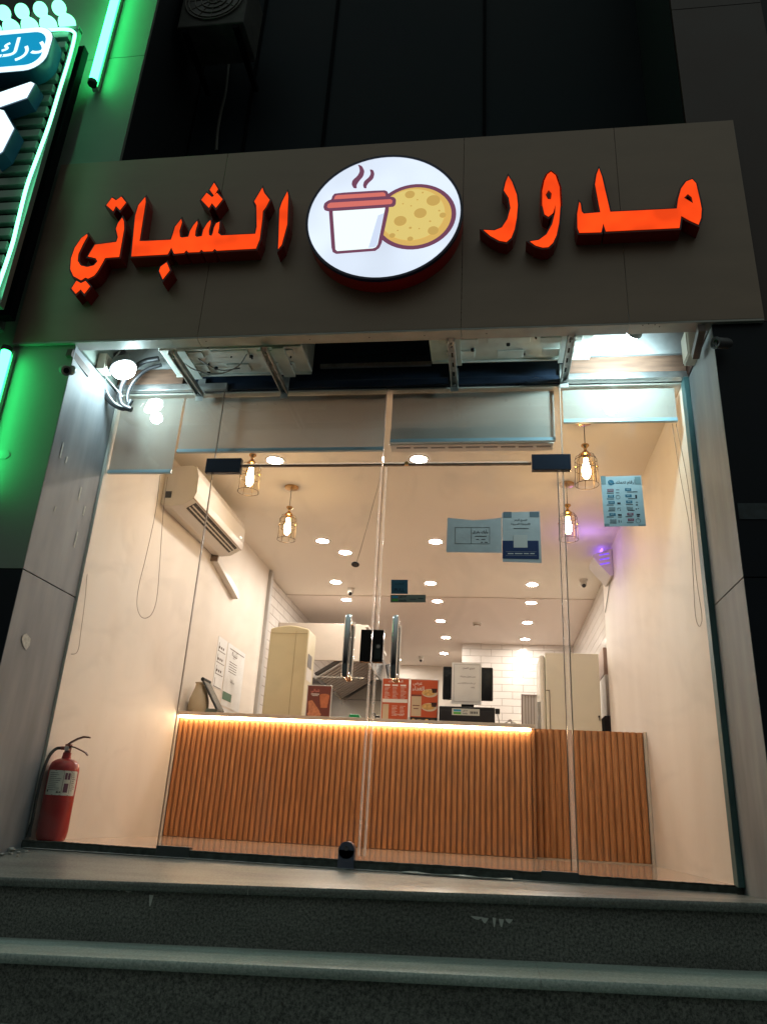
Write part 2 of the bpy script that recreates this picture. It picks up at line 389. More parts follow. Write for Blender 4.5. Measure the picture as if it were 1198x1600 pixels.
# open joints between the slabs, paint drips on the risers
def zf(x, y, z0=0): return z0 + tl(y)*(A0+K0*x)
g = G()
for x in (-2.2, -.36, .78, 2.3):
    g.add([(x-.0015, yF+.01, zf(x, yF)+.0012), (x+.0015, yF+.01, zf(x, yF)+.0012), (x+.0015, -.03, zf(x, -.03)+.0012), (x-.0015, -.03, zf(x, -.03)+.0012)], [(0, 1, 2, 3)])
    g.box(x-.0015, x+.0015, yF-.0025, yF+.008, zf(x, yF)-.036, zf(x, yF)-.004)
for x in (-1.5, .80): 
    z = -.232+A0+K0*x
    g.add([(x-.001, -.94, z+.0012), (x+.001, -.94, z+.0012), (x+.001, -.60, z+.0012), (x-.001, -.60, z+.0012)], [(0, 1, 2, 3)])
    g.box(x-.001, x+.001, -.9525, -.942, z-.036, z-.004)
g.build('joint', mat('joint_grout', (.28, .29, .27), .8), kind='structure')
g = G()
for px, py, wd, dr in [(745, 1436, .05, .012), (757, 1438, .03, .02), (772, 1438, .014, .035), (783, 1440, .02, .03), (795, 1440, .03, .016), (236, 1402, .018, .045), (200, 1396, .03, .006), (185, 1394, .02, .005)]:
    p = at(px, py, 'y', yF+.028); z = p.z+.008
    poly = [(p.x-wd/2, z), (p.x+wd/2, z-.001), (p.x+wd*.35, z-dr*.45), (p.x+wd*.1, z-dr), (p.x-wd*.12, z-dr*.9), (p.x-wd*.35, z-dr*.5)]
    g.prism(poly, yF+.0285, yF+.031)
g.build('paint_stain', mat('paint_drip', (.55, .58, .55), .6), kind='structure')

# interior shell
XL, XRW, HC = -1.75, 1.74, 2.69
G().box(XL, 2.0, .05, 9.4, -.06, .035).build('floor', floorm, kind='structure')
g = G().box(-1.9, 2.0, .03, 4.70, HC, HC+.12); g.build('ceiling', ceilm, kind='structure')
G().box(-1.9, 2.0, 4.702, 9.4, HC-.012, HC+.12).build('ceiling_inner', ceil2, kind='structure')
G().box(XL-.15, XL, .03, 3.70, 0, HC-.001).build('wall_left', wallm, kind='structure')
G().box(XL-.15, XL-.055, 3.702, 9.4, 0, HC-.014).build('wall_left_tiled', tilem, kind='structure')
G().box(XL-.05, XL+.035, 3.702, 3.78, .035, HC-.02).build('wall_trim', mat('corner_trim', (.42, .40, .38), .5), kind='structure')
G().box(XRW, XRW+.2, .03, 3.54, 0, HC-.001).build('wall_right', wallm, kind='structure')
G().box(XRW+.06, XRW+.2, 3.542, 7.2, 0, HC-.014).build('wall_right_tiled', tilem, kind='structure')
G().box(.22, XRW+.058, 7.16, 7.35, 0, HC-.014).build('wall_back_tiled', tilem, kind='structure')
G().box(-1.8, .22, 9.0, 9.2, 0, HC-.014).build('wall_back', wallm, kind='structure')
G().box(.222, .40, 7.352, 9.0, 0, HC-.014).build('wall_back_return', wallm, kind='structure')

# scuffs and handling marks on the painted walls
rs_ = random.Random(31); g = G()
for k in range(34):
    sx_ = XL+.0012 if k % 2 else XRW-.0012
    y = rs_.uniform(.2, 1.7); z = .06+abs(rs_.gauss(0, .35)); l = rs_.uniform(.01, .09); w_ = rs_.uniform(.0006, .002); a_ = rs_.uniform(-.5, .5)
    if z > 1.6: continue
    dy, dz = (math.sin(a_)*l, math.cos(a_)*l)
    g.add([(sx_, y, z), (sx_, y+w_, z), (sx_, y+dy+w_*.4, z+dz), (sx_, y+dy, z+dz)], [(0, 1, 2, 3)])
g.build('wall_scuffs', mat('scuff', (.46, .38, .31), .7), kind='structure')
# facade columns
def column(name, label, sgn, x_in, x_out, mats, z1=7.5):
    t = thing(name, label, 'column', (sgn*1.9, -.2, 0))
    xa, xb = sorted((x_in, x_out))
    lo, hi = mats
    # reveal cladding (side that faces the shop) in two panels with an open joint, then the front slab
    xi0, xi1 = sorted((x_in, x_in+sgn*.03))
    zb = zf(x_in, -.5)-.02
    G().box(xi0, xi1, -.52, .03, zb, 1.335).box(xi0, xi1, -.52, .03, 1.341, 2.70 if sgn > 0 else 2.70).build('reveal_panel', clad, t, bevel=.0015)
    xo0, xo1 = sorted((x_in+sgn*.002, x_out))
    G().box(xo0, xo1, -.522, -.49, zb-.1, 1.335).build('lower_front_panel', lo, t)
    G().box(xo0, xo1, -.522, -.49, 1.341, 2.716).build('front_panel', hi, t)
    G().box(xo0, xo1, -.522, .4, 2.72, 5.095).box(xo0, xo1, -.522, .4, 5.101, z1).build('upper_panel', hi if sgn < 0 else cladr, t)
    G().box(*sorted((x_in-sgn*.003, x_in-sgn*.0003)), -.50, .29, 3.5, z1).build('darkening_sheet', mat('side_darkening', (.012, .016, .02), .6, spec=.2), t)  # sheet added over the cladding to shade the column's inner side dark
    G().box(*sorted((x_in+sgn*.031, x_out)), -.488, .4, zb-.1, 2.71).build('core', mat('column_core', (.02, .02, .02), .9), t)
    return t
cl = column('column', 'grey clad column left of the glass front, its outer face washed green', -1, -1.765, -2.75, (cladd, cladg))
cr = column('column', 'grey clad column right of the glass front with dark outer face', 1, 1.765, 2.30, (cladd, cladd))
# grey band let into the right column's dark front
a = at(1150, 786, 'y', -.525)
G().box(a.x+.005, 2.3, -.526, -.521, 1.62, 1.70).build('band', mat('column_band', (.035, .05, .06), .5, var=.4, scale=30), cr)
# marks on the left reveal: a dark rubbed patch, a pale plaster spot, drips and chips
def mark(px, m, name, d=.0009, jit=0):
    q = [at(a, b, 'x', -1.765+.0004) for a, b in px]
    g = G().prismf(q, (-.0002, 0, 0)); g.v = [v+Vector((d, 0, 0)) for v in g.v]
    return g.build(name, m, cl)
rr0 = random.Random(12)
dk = mat('reveal_smudge', (.17, .175, .19), .7, var=.35, scale=30, stretch=(1, 1, .3))
pale = mat('reveal_plaster_spot', (.50, .50, .46), .85, var=.25, scale=60)
mark([(36, 992), (41, 990), (47, 998), (46, 1008), (40, 1016), (35, 1008), (33, 999)], pale, 'plaster_spot', .0030)
for x, y, l in [(98, 690, 26), (104, 712, 12), (86, 790, 9), (126, 760, 22), (132, 790, 16), (120, 830, 26)]:
    mark([(x, y), (x+1.6, y+2), (x+1.2-.2*l, y+l), (x-.2*l-.6, y+l*.9)], pale , 'scratch', .0028)

# upper facade: dark curtain wall of a building behind the sign
t = thing('building_facade', 'dark glazed upper storey of the building above the shop sign', 'building', (0, .4, 2.72))
g = G()
xs = [-1.763, -1.30, -.66, .58, 1.84]
for i in range(4): g.box(xs[i]+.012, xs[i+1]-.012, .30, .36, 3.0, 8.2)
g.build('window', curt, t)
g = G()
for x in xs: g.box(x-.012, x+.012, .285, .36, 3.0, 8.2)
g.build('mullion', mull, t)
G().box(-6, -2.75, -.3, .5, -.3, 8.2).build('side_wall', mat('neighbour_wall', (.05, .055, .055), .7, var=.2), t)
G().box(2.302, 8, -.25, .5, -.3, 8.2).build('side_wall', cladd, t)
G().box(-6, 8, .5, .6, -.2, 8.2).build('backing', mull, t) if False else None

# beam over the glass with its planks and profiles
t = thing('lintel_beam', 'dark navy beam running above the shop glass behind the air conditioners', 'beam', (0, .1, 2.7))
G().box(-1.764, 1.764, .022, .28, 2.70, 3.5).build('beam', navy, t)
G().box(-1.0, 1.04, .006, .02, 2.705, 2.755).build('lower_profile', navy, t, bevel=.003)
G().box(1.07, 1.762, -.012, .02, 2.70, 2.752).box(1.07, 1.762, -.03, -.013, 2.70, 2.715).build('aluminium_profile', alu, t, bevel=.002)
G().box(-1.762, -1.02, -.012, .02, 2.70, 2.745).build('aluminium_profile', alu, t, bevel=.002)
G().box(1.09, 1.762, -.006, .02, 2.756, 2.865).build('plank', wood, t, bevel=.003)
G().box(-1.762, -1.32, -.006, .02, 2.75, 2.86).build('plank', wood, t, bevel=.003)
G().box(1.09, 1.762, -.016, .02, 2.87, 3.45).box(-1.762, -1.36, -.016, .02, 2.865, 3.45).build('plaster_patch', plast, t)
G().box(-.42, .27, -.05, -.03, 2.815, 2.84).build('conduit', alu, t)

# ================================================================== SHOP SIGN
YS = -.545
tl_, bl_, tr_, br_ = (-2.155, 4.10), (-2.155, 2.722), (2.02, 4.10), (2.02, 2.722)
sign = thing('shop_sign', 'wide grey brown sign box with glowing orange Arabic letters above the shop', 'shop sign', (0, YS, 2.72))
xs = [-2.155, -1.02, .47, 1.35, 2.02]
g = G()
for i in range(4): g.box(xs[i]+(.0012 if i else 0), xs[i+1]-(.0012 if i < 3 else 0), YS, YS+.02, 2.722, 4.10)
g.build('face_panel', signm, sign, bevel=.001)
g = G()
for i in range(4): g.box(xs[i]+.001, xs[i+1]-.001, YS, YS+.085, 2.708, 2.7205)
g.build('bottom_lip', signlip, sign, bevel=.001)
G().box(-2.155, -2.14, YS+.021, -.524, 2.722, 4.10).box(-2.155, 2.02, YS+.021, YS+.24, 4.075, 4.10).box(2.005, 2.02, YS+.021, -.524, 2.722, 4.074).build('return_panel', signm, sign)
g = G()
for px, py in [(322, 533), (325, 543), (484, 530), (577, 527), (663, 524), (1004, 508), (1013, 506), (1023, 507), (1030, 510), (760, 521)]:
    p = at(px, py, 'z', 2.7075); g.cyl((p.x, p.y, 2.706), (p.x, p.y, 2.7085), .0035, n=8)
g.build('screw', dkgrey, sign)

def offset(poly, d):
    n = len(poly); out = []; A = sum(poly[i][0]*poly[(i+1) % n][1]-poly[(i+1) % n][0]*poly[i][1] for i in range(n))
    sg = 1 if A > 0 else -1
    for i in range(n):
        p0, p1, p2 = Vector(poly[i-1]), Vector(poly[i]), Vector(poly[(i+1) % n])
        a = (p1-p0); b = (p2-p1)
        if a.length < 1e-6 or b.length < 1e-6: out.append(tuple(p1)); continue
        a.normalize(); b.normalize()
        na = Vector((a.y, -a.x))*sg; nb = Vector((b.y, -b.x))*sg
        m = (na+nb)
        if m.length < .2: m = na
        m.normalize(); k = d/max(.42, m.dot(na))
        out.append((p1.x+m.x*k, p1.y+m.y*k))
    return out
def smooth(poly, it=1):
    for _ in range(it):
        q = []
        n = len(poly)
        for i in range(n):
            a, b = poly[i], poly[(i+1) % n]
            q.append((a[0]*.82+b[0]*.18, a[1]*.82+b[1]*.18)); q.append((a[0]*.18+b[0]*.82, a[1]*.18+b[1]*.82))
        poly = q
    return poly
def fill_holed(outer, holes, y):
    """2d polygon with holes -> verts, faces via bmesh triangle_fill"""
    bm = bmesh.new()
    for lp in [outer]+holes:
        vs = [bm.verts.new((x, y, z)) for x, z in lp]
        for i in range(len(vs)): bm.edges.new((vs[i], vs[(i+1) % len(vs)]))
    bmesh.ops.triangle_fill(bm, use_beauty=True, edges=bm.edges[:], normal=(0, -1, 0))
    bm.verts.index_update()
    vs = [v.co.copy() for v in bm.verts]; fs = [tuple(v.index for v in f.verts) for f in bm.faces]; bm.free()
    return vs, fs
YL = YS-.088
def zA(p): q = at(80+p[0]/2.995, 240+p[1]/2.995, 'y', YL); return (q.x, q.z)
def zB(p): q = at(720+p[0]/2.506, 220+p[1]/2.506, 'y', YL); return (q.x, q.z)
LET = [
 (zA, [(1105,176),(1109,200),(1104,330),(1078,425),(1062,445),(1064,400),(1068,260),(1080,225)], []),
 (zA, [(988,158),(996,182),(1022,215),(1005,248),(990,268),(988,300),(975,400),(958,443),(775,453),(764,444),(755,455),(712,457),(703,447),(693,459),(642,461),(632,450),(622,463),(575,467),(562,437),(545,470),(375,480),
       (377,460),(393,290),(408,240),(440,202),(442,225),(413,408),(440,408),(560,402),(568,380),(580,340),(608,305),(612,320),(600,360),(602,388),(612,392),(642,388),(650,360),(665,335),(683,313),(685,325),(675,360),(673,383),(681,389),(705,385),
       (712,355),(730,325),(745,310),(746,325),(737,360),(738,380),(750,384),(756,372),(762,345),(772,325),(787,318),(785,345),(780,370),(795,382),(955,374),(962,340),(960,240),(950,222),(972,185)], []),
 (zA, [(762,135),(780,165),(762,195),(742,168)], []),
 (zA, [(702,215),(727,182),(753,203),(775,182),(802,212),(770,252),(752,230),(738,252)], []),
 (zA, [(258,240),(285,205),(303,218),(328,200),(350,228),(322,263),(303,243),(290,268)], []),
 (zA, [(332,298),(340,315),(341,350),(318,482),(252,487),(240,510),(215,552),(200,570),(172,584),(160,578),(140,592),(122,582),(104,572),(90,540),(93,490),(110,440),(140,395),(168,375),(170,385),(150,420),(127,468),(123,500),(138,523),(168,530),(200,522),(217,503),(208,488),(172,480),(186,455),(205,425),(305,412),(312,390),(303,350),(312,325)], []),
 (zA, [(95,630),(118,594),(139,606),(160,595),(182,620),(155,655),(138,634),(115,655)], []),
 (zA, [(540,508),(555,545),(522,587),(505,548),(512,528)], []),
 (zB, [(185,136),(200,160),(218,210),(222,250),(218,300),(210,345),(197,378),(178,395),(150,390),(115,371),(88,348),(130,350),(160,338),(182,305),(194,262),(187,222),(168,193),(175,160)], []),
 (zB, [(352,119),(370,133),(386,180),(389,250),(384,320),(374,368),(360,398),(342,415),(320,417),(292,409),(270,393),(305,387),(335,365),(357,325),(369,278),(370,248),(360,282),(342,296),(327,287),(318,250),(318,195),(326,155),(338,130)], [[(343,192),(355,205),(352,228),(340,227),(331,210)]]),
 (zB, [(540,106),(552,140),(584,277),(845,264),(850,228),(862,185),(882,158),(905,149),(920,165),(934,225),(942,265),(940,300),(930,327),(896,312),(862,293),(855,340),(567,354),(557,322),(549,357),(463,359),(456,340),(455,285),(463,238),(468,245),(472,275),(480,284),(546,279),(540,250),(525,170),(531,130)], [[(888,207),(903,220),(908,243),(873,222)]]),
]
names = ['letter']*len(LET)
for fn, poly, holes in LET:
    P = [fn(p) for p in poly]; H = [[fn(p) for p in h] for h in holes]
    O = offset(P, .010)
    g = G()
    # channel side and rim
    n = len(O); g.mi(0)
    g.add([(x, YL+.004, z) for x, z in O]+[(x, YS-.001, z) for x, z in O], [(i, i+n, (i+1) % n+n, (i+1) % n) for i in range(n)])
    vs, fs = fill_holed(O, [offset(h, -.006) for h in H], YL+.004); g.mi(1).add(vs, fs)
    for h in [offset(h, -.006) for h in H]:
        k = len(h); g.mi(0).add([(x, YL+.004, z) for x, z in h]+[(x, YS-.001, z) for x, z in h], [(i, i+k, (i+1) % k+k, (i+1) % k) for i in range(k)])
    L = g.build('letter', [letter_side, letter_rim], sign)
    vs, fs = fill_holed(P, H, YL); G().add(vs, fs).build('letter_face', letm, L)

# round light box with cup and flat bread
def zC(x, y, yy): q = at(460+x/3.993, 220+y/3.993, 'y', yy); return (q.x, q.z)
YD = YS-.115
l, r_, tp, bt = zC(75, 490, YD), zC(1047, 460, YD), zC(600, 92, YD), zC(520, 862, YD)
DC = ((l[0]+r_[0])/2, (tp[1]+bt[1])/2); DR = ((r_[0]-l[0])+(tp[1]-bt[1]))/4
disc = G(); cx, cz = DC
circ = lambda c, r, n=72: [(c[0]+r*math.cos(2*PI*i/n), c[1]+r*math.sin(2*PI*i/n)) for i in range(n)]
D = G().mi(0).prism(circ(DC, DR), YD+.005, YS-.001).build('light_box', discside, sign, smooth=True)
rg = G(); o1, i1 = circ(DC, DR+.004), circ(DC, DR-.010)
n = 72
rg.add([(x, YD-.004, z) for x, z in o1]+[(x, YD-.004, z) for x, z in i1]+[(x, YD+.02, z) for x, z in o1]+[(x, YD+.002, z) for x, z in i1],
       [(i, (i+1) % n, (i+1) % n+n, i+n) for i in range(n)]+[(i, i+2*n, (i+1) % n+2*n, (i+1) % n) for i in range(n)]+[(i+n, (i+1) % n+n, (i+1) % n+3*n, i+3*n) for i in range(n)])
rg.build('rim', rimblue, D)
G().add([(x, YD, z) for x, z in circ(DC, DR-.009)], [tuple(range(72))]).build('disc_face', discm, D)
def art(poly, layer, m, name, sm=0):
    q = [zC(x, y, YD) for x, y in poly]
    if sm: q = smooth(q, sm)
    vs, fs = fill_holed(q, [], YD-.0012*layer); return G().add(vs, fs).build(name, m, D)
e_out = emis('print_outline', lin((122, 72, 96)), .85); e_lid = emis('print_lid', lin((222, 118, 108)), .9); e_yel = emis('print_bread_yellow', lin((226, 202, 120)), .95)
e_yel2 = emis('print_bread_edge', lin((222, 182, 100)), .92); e_sp = emis('print_spot', lin((206, 170, 92)), .9); e_cup = emis('print_cup_white', lin((240, 255, 255)), 1.05)
e_sh = emis('print_cup_shade', lin((214, 226, 250)), .95)
a = zC(1006, 455, YD); b = zC(775, 268, YD); c = zC(735, 678, YD)
br = (b[1]-c[1])/2; bc = (a[0]-br*.99, (b[1]+c[1])/2)
def pc(c, r, layer, m, name, sx=1): 
    p = [(c[0]+r*sx*math.cos(2*PI*i/48), c[1]+r*math.sin(2*PI*i/48)) for i in range(48)]
    G().add([(x, YD-.0012*layer, z) for x, z in p], [tuple(range(48))]).build(name, m, D)
pc(bc, br, 1, e_out, 'bread_outline'); pc(bc, br-.026, 2, e_yel2, 'bread_print'); pc((bc[0]-.012, bc[1]+.012), br-.052, 3, e_yel, 'bread_print')
for x, y, rx in [(720,337,27),(866,374,37),(785,453,34),(660,502,34),(865,562,29),(925,466,18),(722,614,16),(610,593,16),(800,325,6),(767,370,5),(677,395,5),(728,408,5),(903,438,6),(846,504,6),(723,545,8),(778,550,5),(644,562,5)]:
    pc(zC(x, y, YD), rx/3.993*.0042, 4, e_sp, 'bread_spot')
art([(215,430),(590,410),(588,440),(545,640),(530,672),(505,690),(262,709),(240,698),(232,670)], 5, e_out, 'cup_outline')
art([(240,440),(567,420),(520,650),(508,668),(490,675),(268,692),(257,682)], 6, e_cup, 'cup_print')
art([(522,470),(560,455),(516,655),(500,670),(462,673)], 7, e_sh, 'cup_shade')
art([(182,420),(188,395),(212,378),(232,372),(238,350),(255,332),(560,313),(582,322),(590,353),(622,357),(635,372),(632,405),(615,420),(215,447),(190,440)], 8, e_out, 'lid_outline', 1)
art([(248,372),(256,352),(268,346),(556,328),(568,336),(570,352)], 9, e_lid, 'lid_print')
art([(205,420),(210,403),(225,393),(600,371),(613,380),(610,396),(600,402),(215,427)], 9, e_lid, 'lid_print')
art([(395,150),(422,160),(438,192),(430,225),(402,257),(388,280),(390,300),(370,299),(357,275),(362,250),(395,220),(408,195),(405,170)], 5, e_out, 'steam_print', 1)
art([(470,180),(492,185),(500,210),(492,240),(462,267),(450,285),(450,300),(434,299),(428,280),(435,255),(465,230),(477,208)], 5, e_out, 'steam_print', 1)

# ================================================================== GLASS FRONT
W = 1.035; ZT = 2.165; GY = .006
def patch(g, x0, x1, z0, z1): g.box(x0, x1, GY-.016, GY+.026, z0, z1)
door = None
for s, nm in ((-1, 'left'), (1, 'right')):
    t = thing('glass_door', 'clear glass door leaf, the %s one of the pair, with chrome bar handle' % nm, 'door', (s*W, GY, .04), 'pair of glass doors')
    x0, x1 = (-W+.004, -.006) if s < 0 else (.006, W-.004)
    G().box(x0, x1, GY, GY+.010, .052, ZT-.006).build('pane', glass, t)
    g = G()
    if s < 0: patch(g, -W-.0, -W+.175, .0, .052)
    else: patch(g, W-.17, W+.004, .0, .048)
    g.build('bottom_patch_fitting', mat('dull_patch', (.10, .12, .125), .28, metal=.6), t, bevel=.002)
    hx = .128*s
    H = G()
    for yy in (GY-.062, GY+.072):
        sg = -1 if yy < GY else 1
        y1 = GY+.0 if sg < 0 else GY+.01
        H.tube([(hx, y1, 1.215), (hx, yy-sg*.018, 1.222), (hx, yy-sg*.005, 1.232), (hx, yy, 1.215), (hx, yy, 1.08), (hx, yy, .945), (hx, yy-sg*.005, .926), (hx, yy-sg*.018, .930), (hx, y1, .938)][:] , .0185, 16)
    H.build('handle', chrome, t, smooth=True)
    xa, xb = (-.062, -.003) if s < 0 else (.003, .062)
    L = G().box(xa, xb, GY-.018, GY+.026, 1.005, 1.178).build('lock', blk, t, bevel=.002)
    if s > 0:
        G().box(xa+.016, xb-.012, GY-.0215, GY-.0185, 1.02, 1.098).build('lock_plate', mat('lock_plate', (.08, .1, .1), .2, metal=.8), L, bevel=.001)
        G().cyl((xa+.034, GY-.028, 1.085), (xa+.034, GY-.021, 1.085), .010).build('keyhole', chrome, L)
        G().box(.0165, .029, GY-.003, GY+.013, 1.18, ZT-.008).box(.0165, .029, GY-.003, GY+.013, .06, 1.003).build('edge_seal', seal, t)
        G().box(W-.026, W-.004, GY-.004, GY+.014, .054, ZT-.045).build('hinge_seal', seal, t)
        G().box(.0045, .006, GY-.002, GY+.012, .06, ZT-.01).build('edge_line', seald, t)
        G().box(W-.031, W-.0275, GY-.003, GY+.013, .054, ZT-.045).build('edge_line', seald, t)
    else:
        G().box(-.012, -.001, GY-.003, GY+.013, 1.18, ZT-.008).box(-.012, -.001, GY-.003, GY+.013, .06, 1.003).build('edge_seal', seal, t)
        f = G().box(-.105, -.025, GY-.022, GY+.032, .0, .085); f.cyl((-.065, GY-.022, .083), (-.065, GY+.032, .083), .040, n=28)
        FL = f.build('floor_lock', mat('floor_lock_metal', (.12, .14, .20), .32, metal=.5), t, bevel=.001)
        G().cyl((-.065, GY-.0275, .092), (-.065, GY-.0225, .092), .011, n=16).build('keyhole', chrome, FL)
def panel(label, x0, x1, z0, z1, grp='fixed glass panes'):
    return tag(G().box(x0, x1, GY, GY+.010, z0, z1).build('glass_pane', glass, org=((x0+x1)/2, GY, z0)), label, 'glass pane', grp)
t = thing('fixed_glass', 'tall fixed glass pane between left column and the doors, extinguisher behind it', 'glass pane', (-1.4, GY, .04), 'fixed glass panes')
G().box(-1.762, -W-.004, GY, GY+.01, .045, 2.692).build('pane', glass, t)
G().box(-W-.0035, -W+.0005, GY-.002, GY+.012, .052, 2.692).build('edge_line', mat('glass_edge', (.30, .24, .19), .3), t)
t = thing('fixed_glass', 'tall fixed glass pane between the doors and right column, number poster on it', 'glass pane', (1.4, GY, .04), 'fixed glass panes')
G().box(W+.004, 1.735, GY, GY+.01, .045, 2.692).build('pane', glass, t)
G().box(W-.002, W+.0035, GY-.002, GY+.012, .052, 2.692).build('edge_line', mat('glass_edge2', (.40, .34, .28), .3), t)
G().box(1.735, 1.764, -.03, .04, .03, 2.70).build('frame', teal, t, bevel=.002)
for s, nm in ((-1, 'left'), (1, 'right')):
    t = thing('transom_glass', 'glass pane above the %s door leaf, under the dark beam' % nm, 'glass pane', (s*.5, GY, ZT), 'panes over the doors')
    x0, x1 = (-W+.003, -.003) if s < 0 else (.003, W-.005)
    G().box(x0, x1, GY, GY+.01, ZT+.006, 2.692).build('pane', glass, t)
    if s < 0:
        G().box(-W-.045, -.86, GY-.018, GY+.020, 2.120, 2.214).build('patch_fitting', fit_m, t, bevel=.002)
        G().box(-.858, -.004, GY-.005, GY+.014, ZT-.001, ZT+.009).build('bottom_rail', mat('rail_dark', (.13, .09, .06), .25, metal=.5), t)
        G().box(-.858, -.004, GY-.008, GY+.004, ZT+.010, ZT+.016).build('rail_lip', seal, t)
        G().box(-.002, .002, GY-.003, GY+.013, ZT+.02, 2.692).build('edge_line', seal, t)
    else:
        G().box(.862, W+.045, GY-.018, GY+.020, 2.122, 2.220).build('patch_fitting', fit_m, t, bevel=.002)
        G().box(.004, .860, GY-.005, GY+.014, ZT-.001, ZT+.009).build('bottom_rail', MATS['rail_dark'], t)
        G().box(.004, .860, GY-.008, GY+.004, ZT+.010, ZT+.016).build('rail_lip', seal, t)
        G().cyl((.143, GY-.02, ZT+.004), (.143, GY+.0, ZT+.004), .012).build('stop_stud', brass, t)
# threshold with ragged sealant
t = thing('threshold', 'dark granite threshold strip with ragged sealant under the glass front', 'threshold', (0, 0, 0))
G().box(-1.763, 1.763, -.006, .049, -.03, .0335).build('sill', thresh, t, bevel=.002)
g = G(); n = 260; vs = []
for i in range(n+1):
    x = -1.76+3.49*i/n
    h = .0395 + .0025*math.sin(x*2.1+1) + random.uniform(-.0012, .0012) + .004*max(0, math.sin(x*3.3)-.6)
    vs += [(x, -.0065, .030), (x, -.0065+.0005, h), (x, .0055, h+.001)]
fs = []
for i in range(n): fs += [(3*i, 3*i+3, 3*i+4, 3*i+1), (3*i+1, 3*i+4, 3*i+5, 3*i+2)]
g.add(vs, fs).build('sealant', mat('sealant', (.035, .042, .036), .8, var=.5, scale=40), t)
g = G(); vs = []; n = 200
for i in range(n+1):
    x = -1.74+3.47*i/n
    d = .012+random.uniform(0, .012)+(.02 if -.0 < x < .9 and i % 3 else 0)*random.random()
    vs += [(x, -.0062, .004), (x, -.012, .0035), (x, -.008-d, .0016)]
fs = []
for i in range(n): fs += [(3*i, 3*i+3, 3*i+4, 3*i+1), (3*i+1, 3*i+4, 3*i+5, 3*i+2)]
g.add(vs, fs).build('mortar_bead', cement, t)
# loose plastic strip lying on the platform before the right door
p0 = at(628, 1362, 'y', -.03); p1 = at(800, 1378, 'y', -.05)
g = G(); N = 14; vs = []
for i in range(N+1):
    f = i/N; x = p0.x+(p1.x-p0.x)*f; wv = .006*math.sin(i*1.3)
    vs += [(x, -.045+wv-.01*f, .008+.004*math.sin(i)), (x, -.07+wv*.5-.02*f, .006)]
o = g.add(vs, [(2*i, 2*i+2, 2*i+3, 2*i+1) for i in range(N)]).build('plastic_strip', mat('clear_strip', (.30, .36, .35), .2), org=(.4, -.05, 0))
m_ = o.modifiers.new('s', 'SOLIDIFY'); m_.thickness = .002
tag(o, 'crumpled clear plastic strip lying on the platform below the right door', 'plastic strip')
# cement crumbs at the foot of the left column
for i, (px, py, r) in enumerate([(8, 1330, .02), (20, 1334, .014), (30, 1331, .011), (38, 1336, .010), (14, 1338, .009), (46, 1338, .008)]):
    p = at(px, py, 'z', .004); p = Vector((max(-1.76, min(-1.5, p.x)), max(-.4, min(-.03, p.y)), 0))
    p = Vector((-1.752+.02*i, -.10-.035*((i*3) % 4), 0))
    g = G(); bm = bmesh.new(); bmesh.ops.create_icosphere(bm, subdivisions=2, radius=r)
    for v in bm.verts: v.co *= random.uniform(.75, 1.2); v.co.z *= .6
    g.add([v.co+p+Vector((0, 0, r*.35+zf(p.x, p.y))) for v in bm.verts], [tuple(v.index for v in f.verts) for f in bm.faces]); bm.free()
    tag(g.build('cement_crumb', cement, org=p), ['largest', 'second largest', 'middling', 'fairly small', 'tiny', 'smallest'][i]+' pale cement crumb at the foot of the left column', 'rubble', 'cement crumbs by the column')

# ================================================================== BLINDS
def blind(x0, x1, zb, label, extra=None):
    t = thing('roller_blind', label, 'roller blind', ((x0+x1)/2, .06, zb), 'roller blinds behind the glass')
    g = G(); N = 24; vs = []
    for i in range(N+1):
        x = x0+(x1-x0)*i/N
        for z in (zb+.02, (zb+2.68)/2, 2.68): vs.append((x, .06+.0018*math.sin(i*.8+z*3), z))
    g.add(vs, [(3*i+j, 3*i+3+j, 3*i+4+j, 3*i+1+j) for i in range(N) for j in (0, 1)])
    o = g.build('fabric', blindm, t, smooth=True); 
    b = G().box(x0, x1, .048, .072, zb, zb+.012).box(x0, x1, .05, .07, zb+.0125, zb+.023).build('bottom_bar', blindbar, t, bevel=.001)
    G().cyl((x0, .085, 2.655), (x1, .085, 2.655), .021, n=16).build('roller', whitepl, t)
    return t
blind(-1.742, -1.325, 2.148, 'narrow roller blind at far left, hanging lowest behind the bright lamp glow')
blind(-1.31, -.008, 2.288, 'wide brown lit roller blind above the left door leaf')
blind(.03, 1.005, 2.338, 'roller blind above the right door leaf, dark top and blue grey lower half')
blind(1.055, 1.70, 2.456, 'short brightly lit roller blind at far right under the plank')
def cord(pts, r, name, label, grp=None, m=cordm):
    o = G().tube(pts, r, 6).build(name, m, org=pts[0]); return tag(o, label, 'cord', grp)
def loop(px, y, label):
    P = [at(a, b, 'y', y) for a, b in px]; Q = []
    for i in range(len(P)-1):
        for k in range(4):
            f = k/4; p_ = P[max(i-1, 0)]; n_ = P[min(i+2, len(P)-1)]
            Q.append(.5*((2*P[i])+(P[i+1]-p_)*f+(2*p_-5*P[i]+4*P[i+1]-n_)*f*f+(3*P[i]-p_-3*P[i+1]+n_)*f**3))
    Q.append(P[-1]); cord(Q, .0016, 'blind_cord', label, 'bead cords of the blinds')
loop([(250, 742), (243, 800), (228, 870), (217, 915), (214, 945), (219, 962), (228, 966), (238, 958), (245, 935), (249, 890), (255, 800), (262, 745)], .075, 'thin bead cord loop hanging beside the split air conditioner')
loop([(1050, 662), (1062, 740), (1078, 830), (1083, 910), (1086, 960), (1091, 978), (1095, 975), (1096, 960), (1088, 905), (1083, 850), (1075, 760), (1056, 662)], .075, 'thin bead cord loop hanging along the right wall')
loop([(138, 742), (128, 850), (110, 950), (98, 1000), (101, 1015), (110, 1022), (121, 1018), (126, 990), (136, 900), (142, 745)], .075, 'faint bead cord loop at the far left wall')
